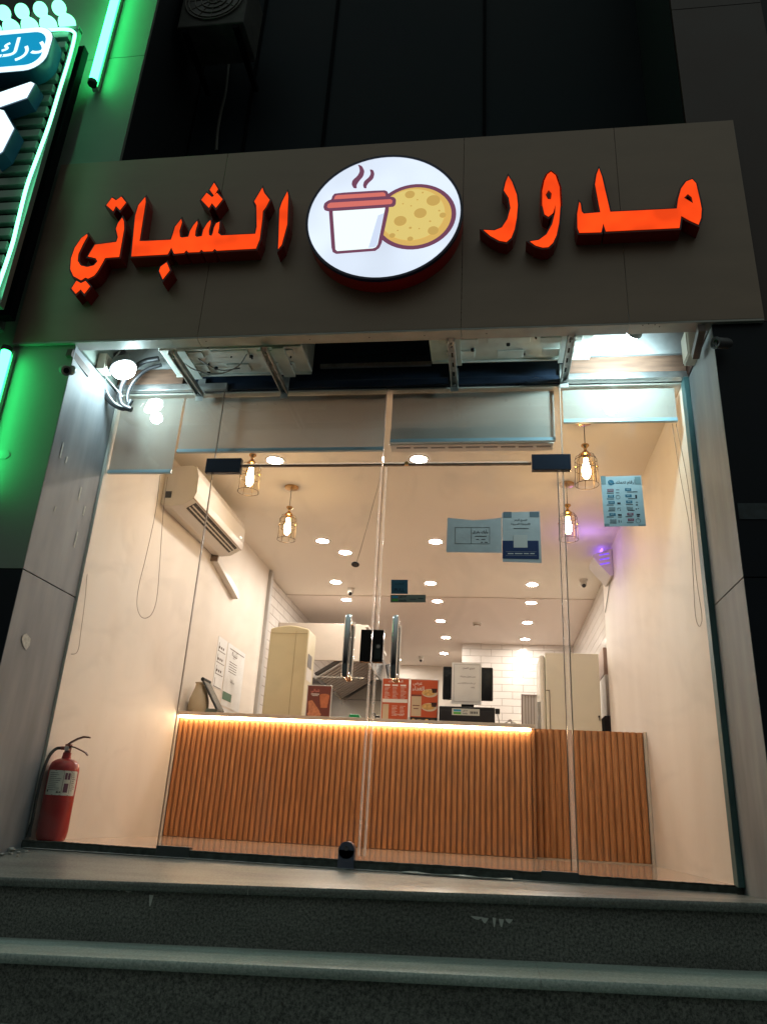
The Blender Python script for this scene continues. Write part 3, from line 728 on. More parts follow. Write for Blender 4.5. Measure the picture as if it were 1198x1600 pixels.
P = [at(597, 735, 'y', .04), at(577, 810, 'y', .04), at(563, 860, 'y', .04), at(556, 882, 'y', .04)]
t = thing('hanging_tag', 'dark round tag hanging on a string behind the door gap', 'tag', P[-1])
G().tube(P, .0016, 6).build('string', cordm, t)
G().lathe(at(555, 882, 'y', .04), [(.0, -.004), (.022, -.004), (.024, 0), (.022, .004), (.0, .004)], 20, ax=Vector((0, .3, 1))).build('disc', fit_m, t)

# air curtain box behind blind 3
t = thing('air_curtain', 'long white air curtain box under the right door blind', 'air curtain', (.5, .2, 2.35))
G().box(.02, 1.0, .10, .20, 2.345, 2.45).build('housing', whitepl, t, bevel=.006)
g = G()
for i in range(9): g.box(.06+i*.105, .145+i*.105, .13, .145, 2.342, 2.3445)
g.build('vent', mat('vent_grey', (.25, .22, .2), .5), t)

# ================================================================== OUTDOOR AIR CONDITIONERS AND BRACKETS
def condenser(label, x0, x1, y0, y1, z, flip=False):
    t = thing('outdoor_air_conditioner', label, 'air conditioner', ((x0+x1)/2, (y0+y1)/2, z), 'outdoor units behind the sign')
    G().box(x0, x1, y0, y1, z+.004, z+.56).build('casing', acwhite, t, bevel=.008)
    g = G()
    # folded pan underneath: flange round the edge and pressed ribs
    g.box(x0+.004, x1-.004, y0+.004, y0+.018, z-.008, z+.003).box(x0+.004, x1-.004, y1-.018, y1-.004, z-.008, z+.003)
    L = x1-x0
    for a, b, c, d in [(.06, .30, .12, .30), (.36, .62, .1, .28), (.68, .93, .14, .32), (.10, .28, .55, .8), (.42, .58, .58, .84), (.70, .9, .56, .78)]:
        w = y1-y0
        g.box(x0+L*a, x0+L*b, y0+w*c, y0+w*d, z-.007, z+.003)
    g.build('base_pan', acwhite, t, bevel=.003)
    g = G(); rnd = random.Random(int((x1+5)*100))
    for i in range(11):
        x = x0+L*(.08+.84*rnd.random()); y = y0+(y1-y0)*(.12+.76*rnd.random())
        q = (.011 if i % 3 == 0 else .005)
        g.cyl((x, y, z-.0115), (x, y, z+.0), q, n=12)
    g.build('drain_hole', acdark, t)
    # front face toward the sign with fan guard
    cxx = x0+L*.36
    g = G()
    for r in (.05, .10, .15, .20, .235): g.tube([(cxx+r*math.cos(2*PI*k/28), y0-.010, z+.28+r*math.sin(2*PI*k/28)) for k in range(28)], .003, 5, closed=True)
    g.build('fan_guard', dkgrey, t)
    for s in (.12, .80):
        G().box(x0+L*s, x0+L*s+.07, y0+.0, y1, z-.022, z-.009).build('foot', acwhite, t)
    return t
condenser('pale outdoor air conditioner seen from below behind the left of the sign', -1.34, -.46, -.37, -.06, 2.765)
c2 = condenser('pale ribbed outdoor air conditioner seen from below behind the right of the sign', .28, 1.20, -.40, -.125, 2.775)
def bracket(x, label, z=2.70):
    t = thing('steel_bracket', label, 'bracket', (x, 0, z), 'brackets under the outdoor units')
    g = G(); w = .021
    g.box(x-w, x+w, -.47, .0, z+.0, z+.003).box(x-w, x-w+.003, -.47, .0, z-.026, z-.0005).box(x+w-.003, x+w, -.47, .0, z-.026, z-.0005)
    g.box(x-w, x-w+.008, -.47, 0, z-.030, z-.0265).box(x+w-.008, x+w, -.47, 0, z-.030, z-.0265)
    g.build('channel', galv, t, bevel=.0008)
    G().box(x-.024, x+.024, -.0, .0045, z-.06, z+.10).build('wall_plate', galv, t)
    g = G()
    for k in range(4): g.box(x-.005, x+.005, -.42+.1*k, -.375+.1*k, z-.0018, z-.0005)
    g.build('slot', acdark, t)
    for yy in (-.02, -.44): G().cyl((x, yy, z-.034), (x, yy, z-.02), .007, n=6).build('bolt', galv, t)
bracket(-1.195, 'galvanised bracket nearest the left column under the left outdoor unit', 2.685)
bracket(-.645, 'galvanised bracket under the right end of the left outdoor unit', 2.69)
bracket(.412, 'galvanised bracket under the left end of the right outdoor unit', 2.715)
bracket(1.062, 'galvanised bracket above the right door edge under the right outdoor unit', 2.725)

# floodlights, boxes, cables, cameras, bars
def flood(label, c, aim, k=1.0, pw=20, spot=150):
    t = thing('floodlight', label, 'floodlight', c, 'floodlights behind the sign')
    c = Vector(c); a = Vector(aim).normalized()
    G().lathe(c, [(.0, -.035*k), (.045*k, -.03*k), (.055*k, -.005*k), (.062*k, .012*k), (.058*k, .016*k)], 28, ax=a).build('housing', alu, t, smooth=True)
    G().lathe(c, [(.056*k, .013*k), (.050*k, .032*k), (.028*k, .046*k), (0, .050*k)], 28, ax=a).build('lens', floodm, t, smooth=True)
    G().tube([c-a*.03, c-a*.06+Vector((0, .03, .04)), c-a*.07+Vector((0, .08, .08))], .01, 8).build('mounting_arm', galv, t)
    lp = bpy.data.lights.new('flood_lamp', 'SPOT' if spot else 'POINT')
    if spot: lp.spot_size = math.radians(spot); lp.spot_blend = .5
    lp.energy = pw; lp.energy = pw; lp.color = (.64, .93, 1.0); lp.shadow_soft_size = .04
    lo = bpy.data.objects.new('flood_lamp', lp); col.objects.link(lo); lo.parent = t; lo.location = a*(.05*k+.06)
    lo.rotation_euler = (-a).to_track_quat('Z', 'Y').to_euler()
flood('glaring white floodlight in front of the black cables by the left column', at(192, 573, 'y', -.21), (.45, -.10, -1), k=1.35, pw=9, spot=0)
flood('white floodlight tucked under the sign by the right column', (1.40, -.42, 2.757), (-.3, .75, -.12), k=.8, pw=44, spot=160)
def jbox(label, x, y0, y1, z0, z1):
    s = -1 if x < 0 else 1
    t = thing('junction_box', label, 'junction box', (x, y0, z0), 'junction boxes on the columns')
    xa, xb = sorted((x-s*.055, x-s*.001))
    G().box(xa, xb, y0, y1, z0, z1).build('box', mat('cream_plastic', (.60, .56, .46), .4), t, bevel=.004)
    G().box(*sorted((x-s*.062, x-s*.0555)), y0+.008, y1-.008, z0+.008, z1-.008).build('cover', MATS['cream_plastic'], t, bevel=.002)
jbox('cream junction box beside the left floodlight cables', -1.764, -.28, -.19, 2.70, 2.81)
jbox('cream junction box at the top of the right column', 1.764, -.28, -.16, 2.69, 2.86)
def bar(label, p0, p1):
    o = G(); p0 = Vector(p0); p1 = Vector(p1); d = (p1-p0); L = d.length; q = d.to_track_quat('X', 'Z').to_matrix()
    o.obox((p0+p1)/2, (L/2, .018, .024), q)
    o = o.build('mounting_bar', mat('rusty_bar', (.10, .07, .06), .6, var=.3, scale=20), org=p0, bevel=.002)
    tag(o, label, 'bar', 'bars that carry the cameras')
bar('rusty square bar sticking out beside the left column camera', at(108, 550, 'y', -.54), at(136, 584, 'y', -.34))
bar('rusty square bar sticking out beside the right column camera', at(1096, 512, 'y', -.54)+Vector((0, 0, 0)), at(1086, 556, 'y', -.34))
def cctv(label, c, d, m, r=.026, L=.10):
    t = thing('security_camera', label, 'security camera', c, 'cameras outside')
    c = Vector(c); d = Vector(d).normalized()
    G().lathe(c, [(0, -L*.55), (r*.8, -L*.5), (r, -L*.3), (r, L*.42), (r*1.1, L*.43), (r*1.1, L*.5), (r*.9, L*.5), (r*.85, L*.44), (0, L*.44)], 24, ax=d).build('body', m, t, smooth=True)
    G().lathe(c, [(0, L*.441), (r*.6, L*.443), (r*.5, L*.47), (0, L*.48)], 20, ax=d).build('lens', blk, t, smooth=True)
    G().tube([c-d*L*.3, c-d*L*.3+Vector((0, .03, .03)), c-d*L*.3+Vector((0, .06, .035))], .009, 8).lathe(c-d*L*.3+Vector((0, .07, .04)), [(0, -.006), (.03, -.006), (.03, .006), (0, .006)], 18, ax=Vector((0, 1, 0))).build('mount', m, t, smooth=True)
cctv('round bullet camera on the green wall beside the left column top', at(101, 578, 'y', -.60), (.6, -.55, -.45), mat('cam_grey', (.30, .30, .29), .35))
cctv('round bullet camera beside the right column top', at(1128, 536, 'y', -.60), (-.7, -.4, -.2), mat('cam_dark', (.09, .09, .10), .35), .028)
# bundle of thick cables looping round the left flood light
def cat(P, n=5):
    Q = []
    for i in range(len(P)-1):
        for k in range(n):
            f = k/n; p_ = P[max(i-1, 0)]; n_ = P[min(i+2, len(P)-1)]
            Q.append(.5*((2*P[i])+(P[i+1]-p_)*f+(2*p_-5*P[i]+4*P[i+1]-n_)*f*f+(3*P[i]-p_-3*P[i+1]+n_)*f**3))
    return Q+[P[-1]]
for k, (pts, y, r, m, lb) in enumerate([
    ([(196, 548), (172, 560), (160, 588), (163, 615), (178, 632), (196, 638), (205, 625)], -.10, .016, cableb, 'thick black insulated pipe looping left of the floodlight'),
    ([(248, 560), (222, 566), (200, 585), (188, 610), (190, 632), (205, 640)], -.12, .017, cableb, 'thick black insulated pipe curving right of the floodlight'),
    ([(252, 570), (228, 578), (208, 598), (199, 620), (203, 640)], -.10, .012, cableb, 'thinner black pipe beside the insulated pipe right of the floodlight'),
    ([(188, 548), (168, 575), (165, 605), (178, 628), (192, 636)], -.13, .005, cablew, 'thin grey cable looping left of the floodlight'),
    ([(125, 556), (150, 572), (175, 600), (192, 620)], -.20, .003, cablew, 'thin grey wire from the bar to the pipes'),
    ([(262, 548), (278, 560), (305, 578), (340, 584), (372, 572), (388, 548)], -.30, .0035, cablew, 'thin grey cable sagging under the left outdoor unit'),
    ([(300, 552), (318, 566), (345, 578), (375, 575)], -.25, .003, cableb, 'thin black cable sagging under the left outdoor unit')]):
    P = cat([at(a, b, 'y', y) for a, b in pts])
    tag(G().tube(P, r, 10).build('cable', m, org=P[0], smooth=True), lb, 'cable', 'cables under the sign')

# ================================================================== NEIGHBOUR: neon tubes and slatted sign
def neon(label, p0, p1, r=.027):
    t = thing('neon_tube', label, 'neon tube', p0, 'green neon tubes on the columns')
    p0 = Vector(p0); p1 = Vector(p1); d = (p1-p0).normalized()
    G().cyl(p0, p1, r, n=14).build('tube', tubem, t, smooth=True)
    G().cyl(p0-d*.03, p0-d*.001, r*1.15, n=14).cyl(p1+d*.001, p1+d*.03, r*1.12, n=14).build('end_cap', rubber, t, smooth=True)
    q = Vector((0, .045, 0))
    G().box(p0.x-.02, p0.x+.02, p0.y+.035, p0.y+.06, min(p0.z, p1.z)-.03, max(p0.z, p1.z)+.03).build('batten', mat('neon_batten', (.3, .33, .3), .5), t)
neon('green neon tube standing on the wall above the sign, left of dark windows', (-2.045, -.60, 4.78), (-2.045, -.60, 6.6))
neon('green neon tube on the wall at the left picture edge under the sign', (-2.135, -.60, 1.80), (-2.135, -.60, 2.62))
# small sticker plate on the green wall
a = at(0, 712, 'y', -.523)
tag(G().prism([(x, z) for x, z in [(-2.2, a.z-.02), (-2.02, a.z-.02), (-2.0, a.z+.0), (-2.01, a.z+.02), (-2.03, a.z+.035), (-2.2, a.z+.035)]], -.526, -.5225).build('wall_plate', mat('green_plate', (.25, .3, .26), .4), org=(-2.1, -.52, a.z)), 'small shiny plate stuck on the green wall beside the left column', 'plate')

YN = -.80
ns = thing('neighbour_sign', 'neighbouring shop sign of dark slats lit green with blue badge', 'shop sign', (-2.6, YN, 3))
g = G(); z = 2.9
while z < 5.02:
    g.box(-4.2, -2.16, YN+.0, YN+.035, z, z+.055); z += .098
g.build('slat', mat('slat_board', (.20, .25, .23), .4, var=.15, scale=4), ns, bevel=.002)
g = G()
for x in (-3.8, -3.1, -2.45, -2.20): g.box(x-.02, x+.02, YN+.037, YN+.08, 2.86, 5.05)
g.build('batten', mull, ns)
G().box(-4.2, -2.10, YN+.10, YN+.16, 2.8, 5.0).build('backing', mull, ns)
G().box(-2.135, -2.10, YN+.01, YN+.05, 2.8, 5.05).box(-4.2, -2.10, YN-.0, YN+.05, 5.03, 5.06).build('edge_profile', mat('edge_profile', (.20, .26, .24), .35, metal=.4), ns)
P = cat([at(a, b, 'y', YN-.02) for a, b in [(60, 47), (100, 45), (115, 49), (116, 60), (107, 95), (93, 140), (78, 190), (60, 240), (42, 290), (28, 345), (20, 378), (8, 415), (-6, 455)]], 4)
G().tube(P, .010, 8).build('led_rope', ropem, ns, smooth=True)
# rounded badge
def rrect(x0, x1, z0, z1, r, n=6):
    pts = []
    for cx_, cz_, a0 in ((x1-r, z1-r, 0), (x0+r, z1-r, 90), (x0+r, z0+r, 180), (x1-r, z0+r, 270)):
        for i in range(n+1): a = math.radians(a0+90*i/n); pts.append((cx_+r*math.cos(a), cz_+r*math.sin(a)))
    return pts
yb = YN-.11
a = at(77, 80, 'y', yb); b = at(45, 43, 'y', yb); c = at(20, 112, 'y', yb)
x1, z1, z0 = a.x, b.z+.0, c.z
BD = G().prism(rrect(x1-1.0, x1, z0, z1, .14), yb, YN-.002).build('badge', mat('badge_side', (.02, .12, .22), .3), ns, smooth=True)
vs, fs = fill_holed(rrect(x1-1.0+.004, x1-.004, z0+.004, z1-.004, .137), [], yb-.002); G().add(vs, fs).build('badge_border', neighw, BD)
vs, fs = fill_holed(rrect(x1-.96, x1-.045, z0+.05, z1-.05, .10), [], yb-.004); G().add(vs, fs).build('badge_face', neighb, BD)
g = G(); text(g, 'درك', Vector((x1-.22, yb-.006, (z0+z1)/2)), XR, ZU, h=.22); g.build('badge_lettering', neighw, BD)
for pl in ([(-10, 147), (48, 127), (54, 130), (42, 152), (-10, 170)], [(-10, 168), (6, 172), (22, 200), (4, 236), (-10, 246)]):
    q = [at(x, y, 'y', YN-.10) for x, y in pl]; q = [(p.x, p.z) for p in q]
    o = G().prism(offset(q, .006), YN-.096, YN-.002).build('block_letter', mat('navy_side', (.02, .05, .13), .3), ns)
    vs, fs = fill_holed(q, [], YN-.10); G().add(vs, fs).build('block_letter_face', neighw, o)
# bulbs on the top edge
for i in range(9):
    base = at(104, 38, 'y', YN+.0); bx = base.x - i*.135
    t = thing('sign_bulb', 'glowing green white bulb on the neighbouring sign, number %s from its right end' % ['one', 'two', 'three', 'four', 'five', 'six', 'seven', 'eight', 'nine'][i], 'bulb', (bx, YN, 5.06), 'bulbs along the neighbouring sign')
    c0 = Vector((bx, YN+.0, 5.075))
    G().lathe(c0, [(0, -.012), (.05, -.01), (.058, .02), (.05, .045), (.03, .06), (.018, .075)], 18).build('socket', greenb, t, smooth=True)  # socket and neck are no lamps, their lit look is painted as emission
    c1 = c0+Vector((-.055, -.03, .105))
    G().tube([c0+Vector((0, 0, .06)), c0+Vector((-.02, -.01, .075)), c1], [.02, .018, .03], 12).build('neck', greenb, t, smooth=True)
    G().sphere(c1+Vector((-.008, -.005, .022)), .046, 12, 1.1).build('globe', greenb, t, smooth=True)
# pipe in the dark gap between the two signs
P = [at(88, 235, 'y', -.62), at(40, 400, 'y', -.62), at(12, 505, 'y', -.62)]
P = [Vector((-2.19, -.63, 4.4)), Vector((-2.19, -.63, 3.4)), Vector((-2.19, -.63, 2.75))]
tag(G().tube(P, .022, 10).build('drain_pipe', mat('grey_pipe', (.10, .12, .12), .4), org=P[0], smooth=True), 'grey pipe running down the gap beside the sign box', 'pipe')
P = cat([at(x, y, 'y', -.505) for x, y in [(84, 208), (110, 222), (135, 236), (150, 250), (158, 256)]])
tag(G().tube(P, .016, 8).build('cable', cableb, org=P[0], smooth=True), 'dark cable bundle drooping onto the sign top near the neon tube', 'cable', 'cables above the sign')
# wall-mounted outdoor unit high up
t = thing('outdoor_air_conditioner', 'dim outdoor air conditioner high on the dark wall above the sign', 'air conditioner', (-1.45, 0, 5.6))
G().box(-1.72, -1.20, -.28, .05, 5.70, 6.25).build('casing', mat('dim_casing', (.05, .05, .045), .7, var=.4, scale=10), t, bevel=.01)  # casing and supports coloured dark, the dimness up there is in the colour
g = G()
for r in (.05, .1, .15, .2, .225): g.tube([(-1.46+r*math.cos(2*PI*k/32), -.29, 5.98+r*math.sin(2*PI*k/32)) for k in range(32)], .005, 6, closed=True)
for k in range(12): a = 2*PI*k/12; g.tube([(-1.46, -.288, 5.98), (-1.46+.225*math.cos(a), -.288, 5.98+.225*math.sin(a))], .003, 5)
g.build('fan_guard', mat('guard_metal', (.12, .11, .09), .5), t)
G().lathe((-1.46, -.284, 5.98), [(0, -.002), (.22, -.002), (.22, .002), (0, .002)], 32, 'y').build('fan_opening', dkgrey, t)
G().box(-1.68, -1.64, -.27, .28, 5.66, 5.695).build('support', mull, t); G().box(-1.28, -1.24, -.27, .28, 5.66, 5.695).build('support', mull, t)
P = cat([at(x, y, 'y', .26) for x, y in [(360, 75), (356, 110), (352, 145), (345, 175), (340, 205), (338, 235)]])
tag(G().tube(P, .012, 8).build('cable', mat('old_cable', (.10, .10, .09), .6), org=P[0]), 'old cable hanging from the high outdoor unit to the sign', 'cable', 'cables above the sign')

# ================================================================== CEILING FIXTURES
rows = [1.0, 2.78, 3.12, 4.15, 4.85, 5.82, 6.78, 7.9, 8.5]
rown = ['first', 'second', 'third', 'fourth', 'fifth', 'sixth', 'seventh', 'eighth', 'last']
DL = [(-.97, 1.0), (.11, 1.0), (-.97, 2.78), (.115, 2.78), (-.81, 3.12), (-1.1, 4.15), (-.03, 4.15), (1.08, 4.15), (-1.1, 4.85), (0, 4.85), (1.1, 4.85), (-.02, 5.82), (1.1, 5.82), (0, 6.78), (1.11, 6.78), (-.09, 7.9), (-.89, 8.5)]
proto = None
for x, y in DL:
    z = HC if y < 4.7 else HC-.012
    cx_ = 'left' if x < -.5 else 'middle' if x < .5 else 'right'
    lb = 'round warm ceiling downlight, %s row from the glass, %s column' % (rown[rows.index(y)], cx_)
    if proto is None:
        t = thing('ceiling_downlight', lb, 'downlight', (x, y, z), 'recessed downlights in the shop ceiling')
        c = Vector((x, y, z)); n = 28
        g = G(); R = [(.055, -.002), (.062, -.008), (.078, -.006), (.082, -.0005)]
        vs = [c+Vector((r*math.cos(2*PI*k/n), r*math.sin(2*PI*k/n), h)) for r, h in R for k in range(n)]
        g.add(vs, [(i*n+k, i*n+(k+1) % n, (i+1)*n+(k+1) % n, (i+1)*n+k) for i in range(3) for k in range(n)])
        g.build('trim_ring', whitepl, t, smooth=True)
        G().add([c+Vector((.056*math.cos(2*PI*k/n), .056*math.sin(2*PI*k/n), -.004)) for k in range(n)], [tuple(range(n))]).build('diffuser', downm, t)
        proto = t
    else:
        t = dup(proto, (x, y, z)); t['label'] = lb
def pendant_make(loc, label):
    x, y, z = loc
    t = thing('pendant_lamp', label, 'pendant lamp', loc, 'brass cage pendant lamps')
    V = Vector
    G().lathe((x, y, z), [(0, -.022), (.03, -.022), (.055, -.014), (.058, -.001), (0, -.001)], 28).build('canopy', brass, t, smooth=True)
    G().tube([(x, y, z-.02), (x, y, z-.175)], .0028, 6).build('cord', cableb, t)
    G().lathe((x, y, z-.175), [(0, .002), (.024, 0), (.026, -.008), (.012, -.022), (.009, -.034), (.012, -.042), (.030, -.062), (.034, -.072), (.024, -.078), (.020, -.10), (0, -.10)], 24).build('cap', brass, t, smooth=True)
    g = G(); r0 = .068; zt = z-.262; zb = z-.455; N = 8
    for k in range(N):
        a = 2*PI*k/N; ca, sa = math.cos(a), math.sin(a)
        pts = [(x+r*ca, y+r*sa, h) for r, h in [(.026, z-.243), (.045, z-.248), (.060, z-.260), (r0, z-.285), (r0, z-.36), (r0+.004, zb)]]
        g.tube(pts, .0018, 5)
    for rr, h in ((r0, z-.285), (r0+.002, z-.35), (r0+.004, zb)): g.tube([(x+rr*math.cos(2*PI*k/24), y+rr*math.sin(2*PI*k/24), h) for k in range(24)], .0020, 5, closed=True)
    g.build('cage', cage, t)
    g = G(); n = 24; R = [(.03, z-.255), (.05, z-.262), (.058, z-.28), (.058, z-.44)]
    vs = [V((x+r*math.cos(2*PI*k/n), y+r*math.sin(2*PI*k/n), h)) for r, h in R for k in range(n)]
    g.add(vs, [(i*n+k, i*n+(k+1) % n, (i+1)*n+(k+1) % n, (i+1)*n+k) for i in range(3) for k in range(n)])
    g.build('glass_shade', ambergl, t, smooth=True)
    G().lathe((x, y, z-.33), [(0, .062), (.013, .06), (.015, .03), (.024, .0), (.027, -.03), (.024, -.06), (.012, -.08), (0, -.084)], 20).build('bulb', bulbm, t, smooth=True)
    G().cyl((x, y, z-.268), (x, y, z-.25), .015, n=14).build('socket', brass, t)
    g = G()
    for k in (0, 2, 4, 6):
        a = 2*PI*k/8; g.sphere((x+(r0+.001)*math.cos(a), y+(r0+.001)*math.sin(a), z-.33), .007, 5)
    g.build('cage_bead', brass, t, smooth=True)
    return t
pp = pendant_make((-.965, 1.5, HC), 'brass cage pendant lamp over the left of the counter, whole canopy visible')
for x, y, lb in [(-.99, .55, 'brass cage pendant lamp close behind the glass beside the left patch fitting'),
                 (1.225, .46, 'largest looking brass cage pendant lamp, close behind glass right of the doors'),
                 (1.205, 1.46, 'brass cage pendant lamp seen behind the right door edge, near violet glow')]:
    t = dup(pp, (x, y, HC)); t['label'] = lb
def domecam(x, y, z, label, rod=False):
    t = thing('ceiling_camera', label, 'camera', (x, y, z), 'small cameras on the ceiling')
    G().lathe((x, y, z), [(0, -.03), (.035, -.03), (.042, -.015), (.045, -.001), (0, -.001)], 24).build('base', camw, t, smooth=True)
    G().sphere((x, y, z-.052), .036, 12).build('ball', camw, t, smooth=True)
    G().lathe((x, y, z-.055), [(0, .028), (.022, .030), (.020, .040), (0, .040)], 18, ax=Vector((.0, -.8, -.6))).build('lens', blk, t, smooth=True)
domecam(-.968, 4.4, HC, 'small white ball camera on the ceiling left of the door gap')
domecam(1.60, 3.95, HC, 'small white ball camera on the ceiling near the right wall')
domecam(-.47, 8.2, HC-.012, 'far small camera on the kitchen ceiling')
t = thing('smoke_detector', 'round smoke detector on the ceiling between the right downlights', 'smoke detector', (.454, 5.9, HC-.012))
G().lathe((.454, 5.9, HC-.012), [(0, -.04), (.03, -.04), (.036, -.03), (.055, -.026), (.06, -.001), (0, -.001)], 28).build('body', camw, t, smooth=True)
G().lathe((.454, 5.9, HC-.012), [(.0365, -.036), (.05, -.0345), (.05, -.0285), (.0365, -.0295)], 28).build('vent_ring', mat('vent_brown', (.25, .16, .1), .5), t)

# ================================================================== SPLIT AIR CONDITIONER ON THE LEFT WALL
t = thing('split_air_conditioner', 'white split air conditioner high on the left wall', 'air conditioner', (XL, 1.4, 2.3))
def xzprof(prof, y0, y1):
    g = G(); return g.rings([[Vector((x, y, z)) for x, z in prof] for y in (y0, y1)])
pr = [(XL+.001, 2.575), (XL+.20, 2.585), (XL+.235, 2.565), (XL+.252, 2.50), (XL+.255, 2.36), (XL+.246, 2.318), (XL+.165, 2.268), (XL+.08, 2.258), (XL+.001, 2.27)]
xzprof(pr, .86, 2.01).build('housing', whitepl, t, bevel=.006)
fp = [(XL+.236, 2.572), (XL+.262, 2.50), (XL+.266, 2.37), (XL+.252, 2.325), (XL+.246, 2.326), (XL+.2575, 2.37), (XL+.2545, 2.50), (XL+.228, 2.576)]
xzprof(fp, .858, 2.012).build('front_panel', mat('white_panel', (.74, .69, .63), .15), t, bevel=.001)
G().box(XL+.243, XL+.250, .8565, 2.0135, 2.318, 2.3235).build('trim_line', whitegr, t)
A_, B_ = Vector((XL+.246, 0, 2.318)), Vector((XL+.165, 0, 2.268)); sd = B_-A_; sn = Vector((-sd.z, 0, sd.x)).normalized()
sn = sn if sn.z < 0 else -sn
def strip(f0, f1, y0, y1, o_, th):
    p = [A_+sd*f0, A_+sd*f1]
    return [Vector((v.x, y, v.z))+sn*o_ for v, y in ((p[0], y0), (p[1], y0), (p[1], y1), (p[0], y1))], sn*th
g = G(); g.prismf(*strip(.08, .92, .93, 1.93, .0005, .002)); g.build('outlet', dkgrey, t)
for f in (.34, .62): G().prismf(*strip(f, f+.11, .935, 1.925, .004, .003)).build('louvre', whitepl, t)
g = G()
for k in range(12): g.prismf(*strip(.1, .9, .98+k*.083, .983+k*.083, .0028, .001))
g.build('vane', mat('vane', (.25, .2, .17), .4), t)
G().box(XL+.03, XL+.075, .855, .8605, 2.325, 2.375).build('side_port', dkgrey, t)
G().box(XL+.257, XL+.268, 1.90, 1.935, 2.400, 2.408).build('indicator', emis('indicator_glow', (1, .9, .7), 3), t)
t = thing('pipe_duct', 'white pipe duct slanting down the left wall under the split air conditioner', 'duct', (XL, 2.2, 2.2))
p0 = Vector((XL+.03, 2.0, 2.245)); p1 = Vector((XL+.03, 2.66, 2.09)); d = p1-p0
G().obox((p0+p1)/2, (d.length/2, .028, .032), d.to_track_quat('X', 'Z').to_matrix()).build('cover', whitepl, t, bevel=.003)
G().obox(p0-d.normalized()*.012, (.010, .033, .036), d.to_track_quat('X', 'Z').to_matrix()).build('end_cap', mat('duct_cap', (.2, .14, .1), .5), t)

# insect lamp on the right wall
t = thing('insect_lamp', 'white wedge shaped insect lamp with violet glow on the right wall', 'insect lamp', (XRW, 3.0, 2.5))
c = Vector((XRW-.075, 3.0, 2.53))
prof = [(XRW-.001, 2.40), (XRW-.03, 2.385), (XRW-.17, 2.56), (XRW-.175, 2.60), (XRW-.001, 2.66)]
g = G().rings([[Vector((x, y, z)) for x, z in prof] for y in (2.86, 3.20)]); g.build('shell', mat('lamp_shell', (.62, .58, .54), .3), t, bevel=.008)
g = G()
for k in range(3): g.obox((XRW-.075-.0, 2.857, 2.60-.045*k), (.045, .002, .006), Matrix.Rotation(math.radians(-12), 3, 'Y'))
g.build('slot', uvm if False else mat('slot_violet', (.03, .01, .1), .4, emit=(.25, .1, 1), es=1.2), t)
G().cyl((XRW-.09, 2.88, 2.655), (XRW-.09, 3.18, 2.655), .012).build('uv_tube', uvm, t)
lp = bpy.data.lights.new('uv_lamp', 'POINT'); lp.energy = 1.8; lp.color = (.36, .15, 1.0); lp.shadow_soft_size = .04
lo = bpy.data.objects.new('uv_lamp', lp); col.objects.link(lo); lo.parent = t; lo.location = Vector((1.47, 2.5, 2.50))-ORG[t]
P = cat([Vector((XRW-.01, 3.05, 2.39)), Vector((XRW-.012, 3.2, 2.30)), Vector((XRW-.012, 3.42, 2.2))])
G().tube(P, .005, 6).build('power_cable', cablew, t)

# ================================================================== COUNTER
YC = 1.80; CL, CRR = XL+.004, .945
def fluted(g, x0, x1, y, z0, z1, pitch, rib, depth, rounded=False):
    n = max(1, round((x1-x0)/pitch)); p = (x1-x0)/n
    for i in range(n):
        a = x0+i*p+(p-rib)/2
        if rounded:
            k = 7; pts = [(a+rib*j/(k-1), y-depth*math.sin(PI*(.12+.76*j/(k-1)))) for j in range(k)]
            pts = [(a, y+.002)]+pts+[(a+rib, y+.002)]
            g.rings([[Vector((x, yy, z)) for x, yy in pts] for z in (z0, z1)])
        else:
            g.box(a, a+rib, y-depth, y+.002, z0, z1)
t = thing('counter', 'long service counter faced with orange brown fluted wood, glowing strip under its top', 'counter', (-.4, YC, .035))
G().box(CL, CRR-.022, YC, YC+.55, .036, .885).build('carcass', oakback, t)
g = G(); fluted(g, CL+.002, CRR-.024, YC, .038, .868, .0402, .0245, .012); g.build('fluted_front', oak, t, bevel=.0015)
G().box(CRR-.020, CRR, YC-.02, YC+.55, .036, .884).build('end_panel', mat('end_panel', (.36, .15, .055), .5), t, bevel=.002)
G().box(CL, CRR+.004, YC-.055, YC+.60, .894, .922).build('top', ctop, t, bevel=.002)
G().box(CL+.012, CRR-.03, YC-.040, YC-.026, .8765, .8930).build('led_strip', ledm, t)
# gate
t = thing('counter_gate', 'low fluted wood gate between the counter and the right wall', 'gate', (1.3, 1.87, .035))
g = G(); fluted(g, .952, 1.712, 1.875, .045, .905, .0447, .0405, .022, True); g.build('fluted_front', oak, t, smooth=True)
G().box(.950, 1.714, 1.877, 1.90, .043, .906).build('board', oakback, t)
G().box(.950, 1.714, 1.84, 1.90, .036, .0425).build('bottom_trim', mat('gate_trim', (.6, .45, .32), .5), t)
G().box(1.716, 1.738, 1.86, 1.92, .036, .91).build('jamb_strip', mat('jamb_strip', (.62, .52, .42), .5), t)

